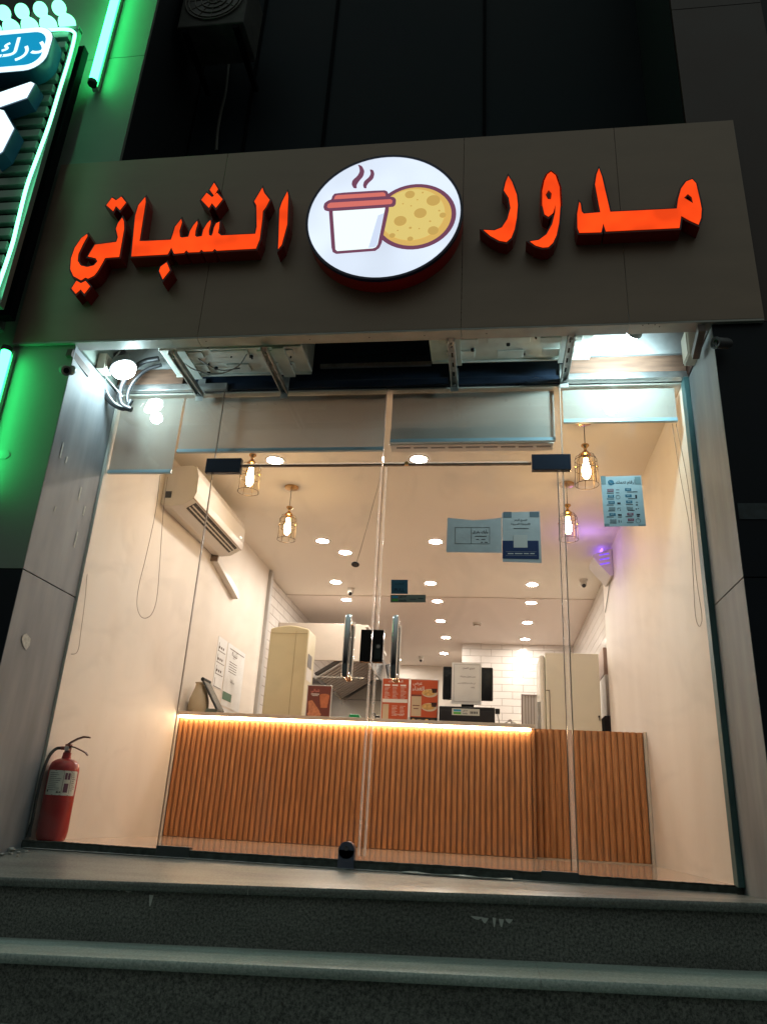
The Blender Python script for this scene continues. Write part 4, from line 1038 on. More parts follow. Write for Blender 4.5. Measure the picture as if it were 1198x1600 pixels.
# ------------------------------------------------------------------ things on the counter
ZC = .9225
def stand(px, y, label, name='poster_stand', lean=.0, mats=orange, zb=None):
    """framed printed sheet; px = four photo corners tl, tr, br, bl"""
    q = [at(a, b, 'y', y) for a, b in px]
    x0 = (q[0].x+q[3].x)/2; x1 = (q[1].x+q[2].x)/2; z1 = (q[0].z+q[1].z)/2
    t = thing(name, label, 'poster stand', ((x0+x1)/2, y, ZC), 'printed menus on the counter')
    G().box(x0-.008, x1+.008, y+.001, y+.006, ZC+.001, z1+.008).build('holder', acry, t, bevel=.001)
    G().box(x0-.008, x1+.008, y-.03, y+.05, ZC, ZC+.004).build('foot', acry, t)
    G().box(x0, x1, y-.0015, y+.0005, ZC+.012, z1).build('print', mats, t)
    return t, x0, x1, ZC+.012, z1, y-.0018
y = 2.12
t, x0, x1, z0, z1, yf = stand([(597, 1061), (637, 1061), (638, 1121), (597, 1121)], y, 'orange menu sheet in a clear stand just right of the door gap')
g = G(); w_ = x1-x0; h_ = z1-z0
for c_ in range(3):
    for r in range(9):
        zz = z1-h_*(.20+.03*r)
        if c_ in (0, 1, 2): g.box(x0+w_*(.08+.31*c_), x0+w_*(.08+.31*c_)+w_*random.uniform(.12, .22), yf-.0006, yf, zz, zz+.0022)
for c_ in (1, 2):
    for r in range(8):
        zz = z1-h_*(.62+.03*r); g.box(x0+w_*(.08+.31*c_), x0+w_*(.08+.31*c_)+w_*random.uniform(.12, .22), yf-.0006, yf, zz, zz+.0022)
for c_ in range(3): g.box(x0+w_*(.06+.31*c_), x0+w_*(.28+.31*c_), yf-.0007, yf, z1-h_*.165, z1-h_*.13)
g.box(x0+.004, x1-.004, yf-.0007, yf, z1-h_*.54, z1-h_*.46)
text(g, 'المشروبات', Vector(((x0+x1)/2, yf-.0008, z1-h_*.06)), XR, ZU, w=w_*.55)
text(g, 'السندويشات', Vector((x0+w_*.68, yf-.0008, z1-h_*.80)), XR, ZU, w=w_*.4)
g.build('lettering', inkw, t)
G().box(x0+w_*.04, x0+w_*.27, yf-.0007, yf, z0+h_*.03, z0+h_*.42).build('price_panel', mat('print_cream', (.55, .42, .28), .5), t)
t, x0, x1, z0, z1, yf = stand([(642, 1063), (684, 1063), (683, 1121), (641, 1121)], y-.02, 'orange meal offer sheet with plates printed, left of the till')
w_ = x1-x0; h_ = z1-z0
g = G(); text(g, 'عرض', Vector((x0+w_*.24, yf-.0008, z1-h_*.09)), XR, ZU, w=w_*.34); text(g, 'الغداء', Vector((x0+w_*.27, yf-.0008, z1-h_*.20)), XR, ZU, w=w_*.44)
g.build('lettering', inkw, t)
G().box(x0, x1, yf-.0006, yf, z0, z0+h_*.15).build('print_band', dkgrey, t)
G().box(x0+w_*.03, x0+w_*.40, yf-.0007, yf, z0+h_*.17, z0+h_*.62).build('print_panel', MATS['print_cream'], t)
G().box(x0+w_*.03, x0+w_*.40, yf-.0009, yf-.0004, z0+h_*.625, z0+h_*.66).box(x0+w_*.08, x0+w_*.34, yf-.0012, yf-.0006, z0+h_*.40, z0+h_*.42).box(x0+w_*.12, x0+w_*.3, yf-.0012, yf-.0006, z0+h_*.33, z0+h_*.35).build('print_line', pbrown, t)
def blob(g, cx_, cz_, rx, rz, y_, n=20): g.prism([(cx_+rx*math.cos(2*PI*k/n), cz_+rz*math.sin(2*PI*k/n)) for k in range(n)], y_-.0006, y_)
g = G()
for zz in (.70, .38): blob(g, x0+w_*.70, z0+h_*zz, w_*.29, h_*.095, yf-.0004)
g.build('print_plate', mat('print_plate', (.6, .5, .38), .4), t)
g = G()
for zz in (.71, .39): blob(g, x0+w_*.66, z0+h_*zz, w_*.24, h_*.07, yf-.0011)
g.build('print_food', food1, t)
g = G()
for zz in (.76, .44): g.prism([(x0+w_*.76, z0+h_*(zz+.05)), (x0+w_*.98, z0+h_*(zz+.05)), (x0+w_*.95, z0+h_*(zz-.05)), (x0+w_*.80, z0+h_*(zz-.05))], yf-.0024, yf-.0018)
g.build('print_cup', mat('print_cup', (.05, .02, .015), .3), t)
g = G(); blob(g, x0+w_*.13, z0+h_*.07, w_*.07, w_*.07, yf-.0008); blob(g, x0+w_*.62, z0+h_*.07, w_*.07, w_*.07, yf-.0008)
for a_ in (.26, .75):
    for k in range(3): g.box(x0+w_*a_, x0+w_*(a_+.16), yf-.0012, yf-.0007, z0+h_*(.05+.02*k), z0+h_*(.057+.02*k))
g.build('print_badge', food1, t)
t, x0, x1, z0, z1, yf = stand([(478, 1069), (514, 1075), (518, 1119), (482, 1117)], 2.0, 'dark red photo sheet of bread and tea, in front of the floor air conditioner', mats=pbrown)
w_ = x1-x0; h_ = z1-z0
g = G(); text(g, 'شباتي', Vector((x0+w_*.32, yf-.0008, z1-h_*.16)), XR, ZU, w=w_*.36); g.build('lettering', mat('ink_pink', (.7, .25, .2), .5), t)
g = G(); g.box(x0+w_*.15, x0+w_*.5, yf-.0008, yf, z1-h_*.27, z1-h_*.245).box(x0+w_*.2, x0+w_*.46, yf-.0008, yf, z1-h_*.31, z1-h_*.295); g.build('print_line', inkw, t)
g = G(); g.prism([(x0+w_*.52, z0+h_*.70), (x0+w_*.95, z0+h_*.70), (x0+w_*.88, z0+h_*.33), (x0+w_*.60, z0+h_*.33)], yf-.001, yf-.0004); blob(g, x0+w_*.735, z0+h_*.70, w_*.215, h_*.06, yf-.0012); g.build('print_cup', food2, t)
g = G(); g.prism([(x0+w_*.05, z0+h_*.52), (x0+w_*.22, z0+h_*.55), (x0+w_*.58, z0+h_*.22), (x0+w_*.56, z0+h_*.04), (x0+w_*.12, z0+h_*.05)], yf-.0016, yf-.0010); blob(g, x0+w_*.35, z0+h_*.12, w_*.3, h_*.09, yf-.0024); g.build('print_food', mat('print_roll', (.52, .20, .10), .4, var=.3, scale=50), t)

# till monitor with note
t = thing('till_monitor', 'black till monitor seen from behind with a white note taped on', 'monitor', (.46, 2.25, ZC+.12))
yM = 2.20
a = at(692, 1041, 'y', yM); b = at(770, 1043, 'y', yM); c = at(770, 1096, 'y', yM)
G().box(a.x, b.x, yM, yM+.035, c.z+.002, a.z).build('screen_back', blk, t, bevel=.01)
G().box(a.x+.15, b.x-.15, yM+.036, yM+.09, ZC+.13, c.z+.1).build('stand', blk, t, bevel=.004)
nx0 = at(706, 1036, 'y', yM).x; nx1 = at(752, 1036, 'y', yM).x; nz1 = at(729, 1036, 'y', yM).z; nz0 = at(729, 1101, 'y', yM).z
NT = G().box(nx0, nx1, yM-.006, yM-.003, nz0, nz1).build('note', paperw, t)
g = G(); mx_, mz_ = (nx0+nx1)/2, nz1
fr_ = .007
for bx in [(nx0+.018, nx1-.012, nz1-.016, nz1-.0145), (nx0+.018, nx1-.012, nz0+.02, nz0+.0215)]: g.box(bx[0], bx[1], yM-.0075, yM-.0065, bx[2], bx[3])
for xx in (nx0+.018, nx1-.0135): g.box(xx, xx+.0015, yM-.0075, yM-.0065, nz0+.02, nz1-.016)
hN = nz1-nz0
text(g, 'عزيزي العميل', Vector((mx_+.015, yM-.0076, nz1-hN*.14)), XR, ZU, w=.10)
text(g, 'نحن نعمل بطريقة', Vector((mx_+.01, yM-.0076, nz1-hN*.34)), XR, ZU, w=.12)
text(g, 'في حال عدم الفاتورة يرجى', Vector((mx_+.0, yM-.0076, nz1-hN*.50)), XR, ZU, w=.14)
text(g, 'إبلاغنا', Vector((mx_+.05, yM-.0076, nz1-hN*.60)), XR, ZU, w=.03)
g.build('note_lettering', ink, NT)
t = thing('cash_drawer', 'black cash drawer with a payment sticker under the till monitor', 'cash drawer', (.45, 2.3, ZC))
yD_ = 2.05
a = at(686, 1103, 'y', yD_); b = at(773, 1104, 'y', yD_)
G().box(a.x, b.x, yD_, yD_+.35, ZC+.002, a.z).build('body', mat('drawer_black', (.012, .011, .012), .35), t, bevel=.004)
G().box(a.x+.01, b.x-.01, yD_-.004, yD_-.0005, ZC+.012, a.z-.03).build('drawer_front', mat('drawer_front', (.018, .016, .018), .3), t, bevel=.002)
s0 = at(706, 1107, 'y', yD_); s1 = at(749, 1119, 'y', yD_)
ST = G().box(s0.x, s1.x, yD_-.006, yD_-.0045, s1.z, s0.z).build('sticker', mat('sticker_grey', (.55, .55, .5), .4), t)
g = G(); text(g, 'مدى', Vector((s0.x+.10, yD_-.0062, (s0.z+s1.z)/2+.009)), XR, ZU, w=.035); text(g, 'mada', Vector((s0.x+.10, yD_-.0062, (s0.z+s1.z)/2-.010)), XR, ZU, w=.038, raw=True)
for k in range(5): g.box(s0.x+.14+.012*k, s0.x+.148+.012*k, yD_-.0066, yD_-.006, (s0.z+s1.z)/2-.012, (s0.z+s1.z)/2+.006)
g.build('sticker_lettering', ink, ST)
g = G().box(s0.x+.012, s0.x+.07, yD_-.0066, yD_-.006, (s0.z+s1.z)/2+.003, (s0.z+s1.z)/2+.018).mi(1).box(s0.x+.012, s0.x+.07, yD_-.0066, yD_-.006, (s0.z+s1.z)/2-.018, (s0.z+s1.z)/2-.002); g.build('sticker_bars', [inkc, inkg], ST)
# plug and cables right of drawer
t = thing('adapter_plug', 'black power adapter with loose cables right of the cash drawer', 'adapter', (.70, 2.1, ZC))
p = at(777, 1112, 'y', 2.1)
G().box(p.x-.018, p.x+.018, 2.08, 2.11, p.z-.02, p.z+.02).build('adapter', rubber, t, bevel=.006)
P = cat([Vector((p.x, 2.09, p.z-.02)), Vector((p.x+.01, 2.09, ZC+.06)), Vector((p.x+.02, 2.08, ZC+.01)), Vector((p.x+.05, 2.08, ZC+.035)), Vector((p.x+.09, 2.09, ZC+.055)), Vector((p.x+.14, 2.1, ZC+.04)), Vector((p.x+.16, 2.1, ZC+.008))])
G().tube(P, .004, 6).build('cable', cablew, t)
P = cat([Vector((p.x+.02, 2.12, ZC+.01)), Vector((p.x+.07, 2.12, ZC+.05)), Vector((p.x+.10, 2.12, ZC+.07)), Vector((p.x+.12, 2.12, ZC+.02)), Vector((p.x+.20, 2.13, ZC+.01))])
G().tube(P, .004, 6).build('cable', mat('red_brown_cable', (.12, .05, .04), .5), t)
# vase
v0 = at(302, 1113, 'y', 1.93)
t = G().lathe((-1.66, 1.93, ZC), [(0, .001), (.070, .001), (.078, .02), (.082, .07), (.075, .12), (.058, .17), (.044, .21), (.042, .235), (.050, .245), (.046, .246), (.038, .235), (.040, .2), (0, .2)], 32).build('vase', mat('beige_ceramic', (.48, .39, .26), .35, bump=.4, bscale=90, var=.08), org=(-1.66, 1.93, ZC), smooth=True)
tag(t, 'beige hammered ceramic vase at the left end of the counter', 'vase')
# tablet on a stand leaning (seen edge on) and small box
t = thing('tablet_stand', 'dark slim tablet leaning on a stand beside the vase', 'tablet', (-1.48, 1.95, ZC))
a = at(321, 1064, 'y', 1.95); b = at(344, 1112, 'y', 1.95); d = b-a; L = d.length
q = Matrix(((d.normalized().x, 0, -d.normalized().z), (0, 1, 0), (d.normalized().z, 0, d.normalized().x)))
G().obox((a+b)/2+Vector((0, 0, .002)), (L/2, .08, .010), q).build('screen', mat('tablet_grey', (.12, .13, .13), .2, metal=.3), t, bevel=.004)
G().obox((a+b)/2+Vector((0, -.081, .002)), (L/2-.012, .002, .004), q).build('edge', blk, t)
G().cyl((a.x+.005, 1.87, a.z), (a.x+.005, 2.03, a.z), .015, n=16).build('hinge', rubber, t, smooth=True)
G().box(a.x-.02, b.x-.01, 1.90, 2.06, ZC, ZC+.045).build('stand_foot', mat('stand_green', (.13, .17, .14), .4), t, bevel=.006)
# green small box, jars
p = at(556, 1113, 'y', 2.1)
t = thing('napkin_box', 'small bright green box on a white base left of the door gap', 'box', (p.x, 2.1, ZC))
G().prism([(p.x-.05, ZC+.03), (p.x-.045, ZC+.062), (p.x+.03, ZC+.062), (p.x+.045, ZC+.03)], 2.06, 2.16).build('lid', mat('green_plastic', (.01, .22, .07), .3), t, bevel=.004)
G().box(p.x-.055, p.x+.06, 2.05, 2.17, ZC, ZC+.0295).build('base', whitepl, t, bevel=.004)
for i, (px, h, m) in enumerate([(584, .07, 'jar_a'), (590, .05, 'jar_b')]):
    p = at(px, 1118, 'y', 2.15)
    t = thing('shaker', ['small steel shaker standing behind the door gap', 'small low glass shaker right of the steel one'][i], 'shaker', (p.x, 2.15, ZC), 'shakers on the counter')
    G().lathe((p.x, 2.15, ZC), [(0, 0), (.018, 0), (.020, .01), (.017, h), (0, h)], 18).build('jar', steel if i == 0 else acry, t, smooth=True)
    G().lathe((p.x, 2.15, ZC+h), [(0, .001), (.017, .001), (.016, .014), (.008, .02), (0, .02)], 18).build('cap', dkgrey, t, smooth=True)

# posters on the left wall
t = thing('notice_sheets', 'group of printed notices with a green box taped on the left wall', 'notice', (XL, 2.8, 1.4))
YU = Vector((0, 1, 0))
def wq(px, py): return at(px, py, 'x', XL+.003)
def sheet(x0, y0, x1, y1, m, name='sheet', d=.003):
    """corners from the crop [240,960] enlarged 4.608 times: columns vertical, lying on the wall"""
    qs = [at(240+a/4.608, 960+b/4.608, 'x', XL+d) for a, b in ((x0, y0), (x1, y0))]
    ya, yb_ = qs[0].y, qs[1].y
    za = at(240+x0/4.608, 960+y0/4.608, 'x', XL+d).z; zb = at(240+x0/4.608, 960+y1/4.608, 'x', XL+d).z
    return G().box(XL+.0005, XL+d, ya, yb_, zb, za), ya, yb_, zb, za
g, ya, yb_, zb, za = sheet(470, 190, 512, 560, None); g = G().box(XL+.001, XL+.004, 2.42, 2.66, 1.22, 1.66).box(XL+.001, XL+.004, 2.69, 3.22, 1.10, 1.66); g.build('sheet', paperw, t)
G().box(XL+.001, XL+.004, 2.62, 3.15, .97, 1.085).build('lower_sheet', paperw, t)
g = G()
for k, z in enumerate((1.62, 1.52, 1.42, 1.31)): g.box(XL+.0045, XL+.0055, 2.44, 2.64, z-.085, z-.079).box(XL+.0045, XL+.0055, 2.45, 2.457, z-.085, z-.01)
for k in range(9): g.box(XL+.0045, XL+.0055, 2.46+(k % 3)*.05, 2.49+(k % 3)*.05, 1.56-.1*(k//3), 1.58-.1*(k//3))
for k in range(5): g.box(XL+.0045, XL+.0055, 2.78, 3.0, 1.50-.022*k, 1.506-.022*k)
g.box(XL+.0045, XL+.0055, 2.75, 3.18, 1.615, 1.622).box(XL+.0045, XL+.0055, 2.80, 3.0, 1.02, 1.03)
for k in range(3): g.box(XL+.0045, XL+.0055, 3.02, 3.10, 1.00+.02*k, 1.006+.02*k)
text(g, 'تنبيه', Vector((XL+.0046, 2.9, 1.58)), YU, ZU, w=.16)
text(g, 'مخالفة', Vector((XL+.0046, 2.92, 1.34)), YU, ZU, w=.12)
g.build('lettering', mat('ink_grey', (.12, .10, .08), .6), t)
G().box(XL+.0045, XL+.0058, 2.70, 2.95, 1.155, 1.225).build('green_box', mat('dull_green', (.10, .20, .13), .6), t)

# floor standing air conditioner behind the counter
t = thing('floor_air_conditioner', 'tall beige floor standing air conditioner behind the counter left', 'air conditioner', (-1.2, 2.9, .035))
x0, x1, y0, y1, zt = -1.415, -1.045, 2.86, 3.18, 1.86
g = G(); pts = [(x0, .036), (x1, .036), (x1, zt-.02)]+[(x1-(x1-x0)*f, zt-.02+.035*math.sin(PI*f)) for f in (.15, .35, .5, .65, .85)]+[(x0, zt-.02)]
g.prism(pts, y0, y1).build('cabinet', beigeac, t, bevel=.012)
G().box(x1-.12, x1-.117, y0-.003, y0+.0, .05, zt-.04).box(x0+.012, x1-.012, y0-.003, y0, zt-.065, zt-.062).build('seam', mat('ac_seam', (.28, .22, .12), .5), t)
G().box(x1+.0005, x1+.004, y0+.05, y1-.12, 1.50, 1.62).build('control_panel', mat('panel_grey', (.08, .07, .07), .3), t)
G().box(x1+.0005, x1+.003, y0+.04, y1-.08, 1.38, 1.49).build('badge_plate', whitepl, t)

# stainless extractor hood in the kitchen
t = thing('extractor_hood', 'stainless steel extractor hood with slanted filters in the kitchen', 'extractor hood', (-1.2, 5.5, 1.7))
hy0, hy1 = 4.5, 6.15
zt_ = at(500, 974, 'y', hy0-.03).z; xr_ = at(573, 1035, 'y', hy0-.03).x
prc = [(-1.80, 1.86), (xr_, 1.86), (xr_, zt_-.12), (xr_-.03, zt_-.05), (xr_-.10, zt_), (-1.80, zt_)]
hm_ = mat('hood_casing', (.52, .45, .38), .35, metal=.2)
G().prism(prc, hy0-.03, hy0-.005).build('front_plate', hm_, t, bevel=.004)
G().box(-1.80, xr_-.01, hy0-.0045, hy1, zt_-.03, zt_-.002).build('top_plate', hm_, t)
G().box(xr_-.02, xr_-.001, hy0-.0045, hy1, 1.86, zt_-.13).build('side_plate', steel, t)
F0, F1 = Vector((-1.32, hy0, 1.69)), Vector((xr_-.03, hy0, 1.69+(xr_-.03+1.32)*.64))
g = G(); d = F1-F0; Ly = hy1-hy0
up_ = Vector((-.02, 0, .03))
g.add([F0, F1, F1+Vector((0, Ly, 0)), F0+Vector((0, Ly, 0)), F0+up_, F1+up_, F1+up_+Vector((0, Ly, 0)), F0+up_+Vector((0, Ly, 0))],
      [(0, 1, 2, 3), (4, 5, 6, 7), (0, 1, 5, 4), (1, 2, 6, 5), (2, 3, 7, 6), (3, 0, 4, 7)]); g.build('filter_bank', dkgrey, t)
nrm = Vector((d.z, 0, -d.x)).normalized(); g = G()
for k in range(14):
    yy = .06+k*.115
    q_ = d.normalized().to_track_quat('X', 'Z').to_matrix()
    g.obox((F0+F1)/2+Vector((0, yy, 0))+nrm*.012, (d.length/2, .034, .008), q_)
g.build('filter_bars', mat('filter_bar', (.42, .40, .39), .45, metal=.4), t)
for f in (.0, .5, 1.0): G().box(F0.x+.001, F1.x, hy0+Ly*f-.012-(.013 if f == 1 else -.013), hy0+Ly*f+.012-(.013 if f == 1 else -.013), 1.675, 1.689).build('cross_rail', steel, t) if f != .5 else None
G().tube([F0+Vector((0, 0, -.012)), F0+Vector((0, Ly, -.012))], .022, 8).build('grease_gutter', steel, t)
G().box(-1.80, -.45, hy1+.02, hy1+.04, 1.0, 1.95).build('splash_panel', steel, t)
G().tube(cat([Vector((-.66, 5.9, 2.1)), Vector((-.62, 5.9, 1.9)), Vector((-.60, 5.92, 1.66))]), .07, 18).build('duct', steel, t, smooth=True)
# kitchen wall band / worktop below
t = thing('kitchen_bench', 'steel kitchen bench with splashback under the extractor hood', 'bench', (-1.3, 5.8, .035))
G().box(-1.78, -1.05, 4.9, 6.12, .82, .90).build('worktop', steel, t, bevel=.004)
G().box(-1.76, -1.08, 4.95, 6.10, .04, .815).build('cupboard', mat('bench_steel', (.35, .34, .33), .35, metal=.8), t)
G().box(-.70, -.55, 8.0, 8.9, .04, 1.7).build('side_shelf', steel, t)

# fridge
t = thing('fridge', 'tall cream fridge behind the low gate', 'fridge', (1.4, 3.5, .035))
fx0, fx1, fy0 = 1.155, 1.66, 3.55
G().box(fx0, fx1, fy0, fy0+.6, .04, 1.82).build('body', fridgem, t, bevel=.006)
G().box(fx0-.055, fx0-.003, fy0+.02, fy0+.55, .06, 1.80).build('door', mat('fridge_door', (.72, .70, .60), .2), t, bevel=.02)
G().box(fx0-.085, fx0-.056, fy0+.03, fy0+.05, .9, 1.35).build('handle', alu, t)
G().box(fx0+.03, fx0+.036, fy0-.004, fy0-.0005, .05, 1.45).box(fx0-.0, fx0+.036, fy0-.004, fy0-.0005, 1.452, 1.46).build('edge_strip', mat('fridge_gap', (.12, .09, .06), .5), t)
G().box(fx1-.03, fx1-.015, fy0-.02, fy0-.0, 1.22, 1.235).box(fx1-.022, fx1-.018, fy0-.02, fy0, 1.19, 1.235).build('hook', dkgrey, t)
# louvred door leaf leaning in front of tiled wall
t = thing('louvred_panel', 'grey framed louvred panel between the tiled wall and the fridge', 'panel', (1.05, 4.6, .035))
yy = 4.6
a = at(814, 1087, 'y', yy); b = at(840, 1087, 'y', yy)
G().box(a.x, b.x+.1, yy+.01, yy+.03, .04, a.z).build('backing', mat('panel_pale', (.45, .41, .38), .5), t)
g = G().box(a.x, a.x+.012, yy, yy+.009, .04, a.z).box(a.x, b.x+.1, yy, yy+.009, a.z+.001, a.z+.014)
for k in range(1, 5): g.box(a.x+.012+.030*k, a.x+.018+.030*k, yy, yy+.009, .04, a.z)
g.box(a.x+.19, a.x+.23, yy, yy+.009, .04, a.z-.03)
g.build('slat', mat('slat_brown', (.17, .12, .10), .5), t)
# things on the tiled right wall past the plaster
t = thing('electric_panel', 'brown and white electrical boxes with a dark cable on tiled wall beside fridge', 'electrical box', (1.79, 4.0, 1.5))
X = XRW+.058
G().box(X-.05, X, 3.85, 4.3, 1.68, 1.95).build('upper_box', mat('box_brown', (.30, .2, .15), .5), t, bevel=.004)
G().box(X-.05, X, 3.80, 4.3, 1.28, 1.67).build('lower_box', whitepl, t, bevel=.004)
G().box(X-.09, X, 3.7, 4.0, .60, 1.26).build('coat', mat('dark_cloth', (.025, .015, .02), .8), t, bevel=.01)

# ================================================================== FIRE EXTINGUISHER
ex, ey, ez = -1.668, .10, .036
t = thing('fire_extinguisher', 'red fire extinguisher standing behind the glass at bottom left', 'fire extinguisher', (ex, ey, ez))
R = .079
prof = [(0, .012), (.045, .010), (.062, .0), (.070, .004), (.0755, .02), (R, .05), (R, .355), (.077, .372), (.070, .390), (.055, .404), (.038, .411), (.026, .414), (.022, .43), (.022, .445), (0, .445)]
cyl_ = G().lathe((ex, ey, ez), prof, 40).build('cylinder', red, t, smooth=True)
g = G(); n = 26; r = R+.0012; a0, a1 = math.radians(238), math.radians(362)
vs = []
for i in range(n+1):
    a = a0+(a1-a0)*i/n
    for z in (.225, .350): vs.append((ex+r*math.cos(a), ey+r*math.sin(a), ez+z))
g.add(vs, [(2*i, 2*i+2, 2*i+3, 2*i+1) for i in range(n)]); LB = g.build('paper_label', mat('label_paper', (.78, .77, .70), .5, var=.08, scale=40), cyl_)
g = G()
def lab(u0, u1, z0, z1, rr=R+.0022):
    k = 4; v = []
    for i in range(k+1):
        a = a0+(a1-a0)*(u0+(u1-u0)*i/k)
        v += [(ex+rr*math.cos(a), ey+rr*math.sin(a), ez+z0), (ex+rr*math.cos(a), ey+rr*math.sin(a), ez+z1)]
    return v, [(2*i, 2*i+2, 2*i+3, 2*i+1) for i in range(k)]
for b in [(.03, .97, .226, .228), (.03, .97, .347, .349), (.52, .53, .235, .345), (.75, .76, .235, .345)]: g.add(*lab(*b))
rr_ = random.Random(4)
for k in range(10):
    z = .335-.0095*k; g.add(*lab(.08, .3+.18*rr_.random(), z, z+.0022)); g.add(*lab(.79, .85+.1*rr_.random(), z, z+.0022))
for b in [(.06, .12, .240, .250), (.38, .44, .236, .244), (.46, .50, .236, .244)]: g.add(*lab(*b))
g.build('label_lettering', mat('label_ink', (.08, .07, .06), .6), LB)
g = G(); g.add(*lab(.56, .63, .305, .338)); g.add(*lab(.65, .72, .305, .338)); g.add(*lab(.57, .70, .24, .285)); g.build('label_mark', mat('label_purple', (.16, .05, .10), .6), LB)
G().lathe((ex, ey, ez), [(R+.0006, .196), (R+.0012, .198), (R+.0006, .200)], 40).build('weld_band', red, cyl_)
v = thing if False else None
g = G().cyl((ex, ey, ez+.44), (ex, ey, ez+.475), .017, n=18).box(ex-.014, ex+.014, ey-.012, ey+.012, ez+.462, ez+.490).cyl((ex-.04, ey, ez+.468), (ex-.0, ey, ez+.468), .010, n=12)
g.build('valve', mat('valve_metal', (.18, .05, .045), .3, metal=.6), t, smooth=True)
G().cyl((ex+.004, ey-.024, ez+.466), (ex+.004, ey-.012, ez+.466), .014, n=18).build('pressure_gauge', chrome, t, smooth=True)
hm = mat('handle_dark_red', (.07, .008, .008), .3)
def flat(pts, y, wdt, th): 
    g = G(); rs = []
    for i, (x, z) in enumerate(pts):
        rs.append([Vector((x, y-wdt, z-th)), Vector((x, y+wdt, z-th)), Vector((x, y+wdt, z+th)), Vector((x, y-wdt, z+th))])
    return g.rings(rs)
flat([(ex-.012, ez+.482), (ex+.01, ez+.500), (ex+.045, ez+.520), (ex+.080, ez+.532), (ex+.115, ez+.530)], ey, .010, .0045).build('squeeze_lever', hm, t, bevel=.002)
flat([(ex+.005, ez+.480), (ex+.04, ez+.474), (ex+.085, ez+.458), (ex+.108, ez+.448), (ex+.120, ez+.436)], ey, .010, .0035).build('carry_handle', hm, t, bevel=.002)
P = cat([Vector((ex-.035, ey, ez+.468)), Vector((ex-.065, ey-.01, ez+.462)), Vector((ex-.076, ey-.045, ez+.42)), Vector((ex-.076, ey-.075, ez+.34)), Vector((ex-.076, ey-.085, ez+.22)), Vector((ex-.074, ey-.085, ez+.10)), Vector((ex-.080, ey-.08, ez+.06))])
G().tube(P, .0085, 10).build('hose', rubber, t, smooth=True)
G().cyl((ex-.080, ey-.08, ez+.015), (ex-.080, ey-.08, ez+.075), .012, .009, n=14).build('nozzle', rubber, t, smooth=True)

# ================================================================== PAPERS ON THE GLASS (outer side)
yP = GY-.0015
def gp(px, py): q = at(px, py, 'y', yP); return (q.x, q.z)
def paper(name, corners, m, label, th=.0012):
    q = [gp(*c) for c in corners]
    o = G().prism(q, yP-th, yP).build(name, m, org=(q[0][0], yP, q[0][1])); return tag(o, label, 'paper'), q
def onp(parent, fn, m, name):
    g = G(); fn(g); return g.build(name, m, parent)
o, q = paper('paper_notice', [(699, 809), (740, 813), (757, 812), (783, 809), (784, 864), (697, 863)], paperb, 'wrinkled grey blue landscape notice on the right door, left of the navy one')
yq = yP-.0016
def f1(g):
    a = gp(711, 824); b = gp(765, 850); w_ = .0014
    g.box(a[0], b[0], yq-.0004, yq, a[1]-w_, a[1]).box(a[0], b[0], yq-.0004, yq, b[1], b[1]+w_).box(a[0], a[0]+w_, yq-.0004, yq, b[1], a[1]).box(b[0]-w_, b[0], yq-.0004, yq, b[1], a[1])
    c = gp(736, 824)[0]; g.box(c, c+w_, yq-.0004, yq, b[1], a[1])
    text(g, 'بأيك بفرق', Vector((gp(750, 832)[0], yq, gp(750, 831)[1])), XR, ZU, w=.085)
    for (x0_, x1_, y_) in [(742, 760, 837.5), (744, 748, 842.5), (752, 758, 842.5), (751, 754, 847), (757, 762, 847)]:
        a_ = gp(x0_, y_); b_ = gp(x1_, y_+.9); g.box(a_[0], b_[0], yq-.0004, yq, b_[1], a_[1])
onp(o, f1, ink, 'lettering')
o, q = paper('paper_notice', [(784, 801), (843, 799), (846, 880), (785, 878)], paperb, 'grey blue upright notice with a navy lower half on the right door')
def f2(g): g.prism([gp(784.8, 845), gp(841, 845), gp(842, 874), (gp(784.8, 873))], yq-.0004, yq)
onp(o, f2, inkn, 'navy_band')
def f3(g):
    text(g, 'امسح الرمز', Vector((gp(813, 813)[0], yq, gp(813, 813)[1])), XR, ZU, w=.07)
    text(g, 'الاستجابة السريعة', Vector((gp(813, 820)[0], yq, gp(813, 819)[1])), XR, ZU, w=.105)
    for (x0_, x1_, y_) in [(802, 826, 825.5)]:
        a_ = gp(x0_, y_); b_ = gp(x1_, y_+.8); g.box(a_[0], b_[0], yq-.0004, yq, b_[1], a_[1])
onp(o, f3, ink, 'lettering')
def f4(g):
    for k, (x0_, x1_) in enumerate([(793, 802), (804, 816), (818, 826), (828, 835)]):
        a_ = gp(x0_, 864.5); b_ = gp(x1_, 866); g.box(a_[0], b_[0], yq-.001, yq-.0005, b_[1], a_[1])
    a_ = gp(790, 862); b_ = gp(838, 868.5)
    g.box(a_[0], b_[0], yq-.0008, yq-.0005, a_[1]-.0008, a_[1]).box(a_[0], b_[0], yq-.0008, yq-.0005, b_[1], b_[1]+.0008)
    a_ = gp(802, 836); b_ = gp(824, 856); g.box(a_[0], b_[0], yq-.001, yq-.0005, b_[1], a_[1])
onp(o, f4, inkw, 'white_print')
def f5(g):
    for a_, b_ in [((786, 800), (799, 809)), ((827, 800), (842, 808))]:
        a_ = gp(*a_); b_ = gp(*b_); g.box(a_[0], b_[0], yq-.0004, yq, b_[1], a_[1])
onp(o, f5, mat('tape', (.20, .26, .30), .2), 'tape')
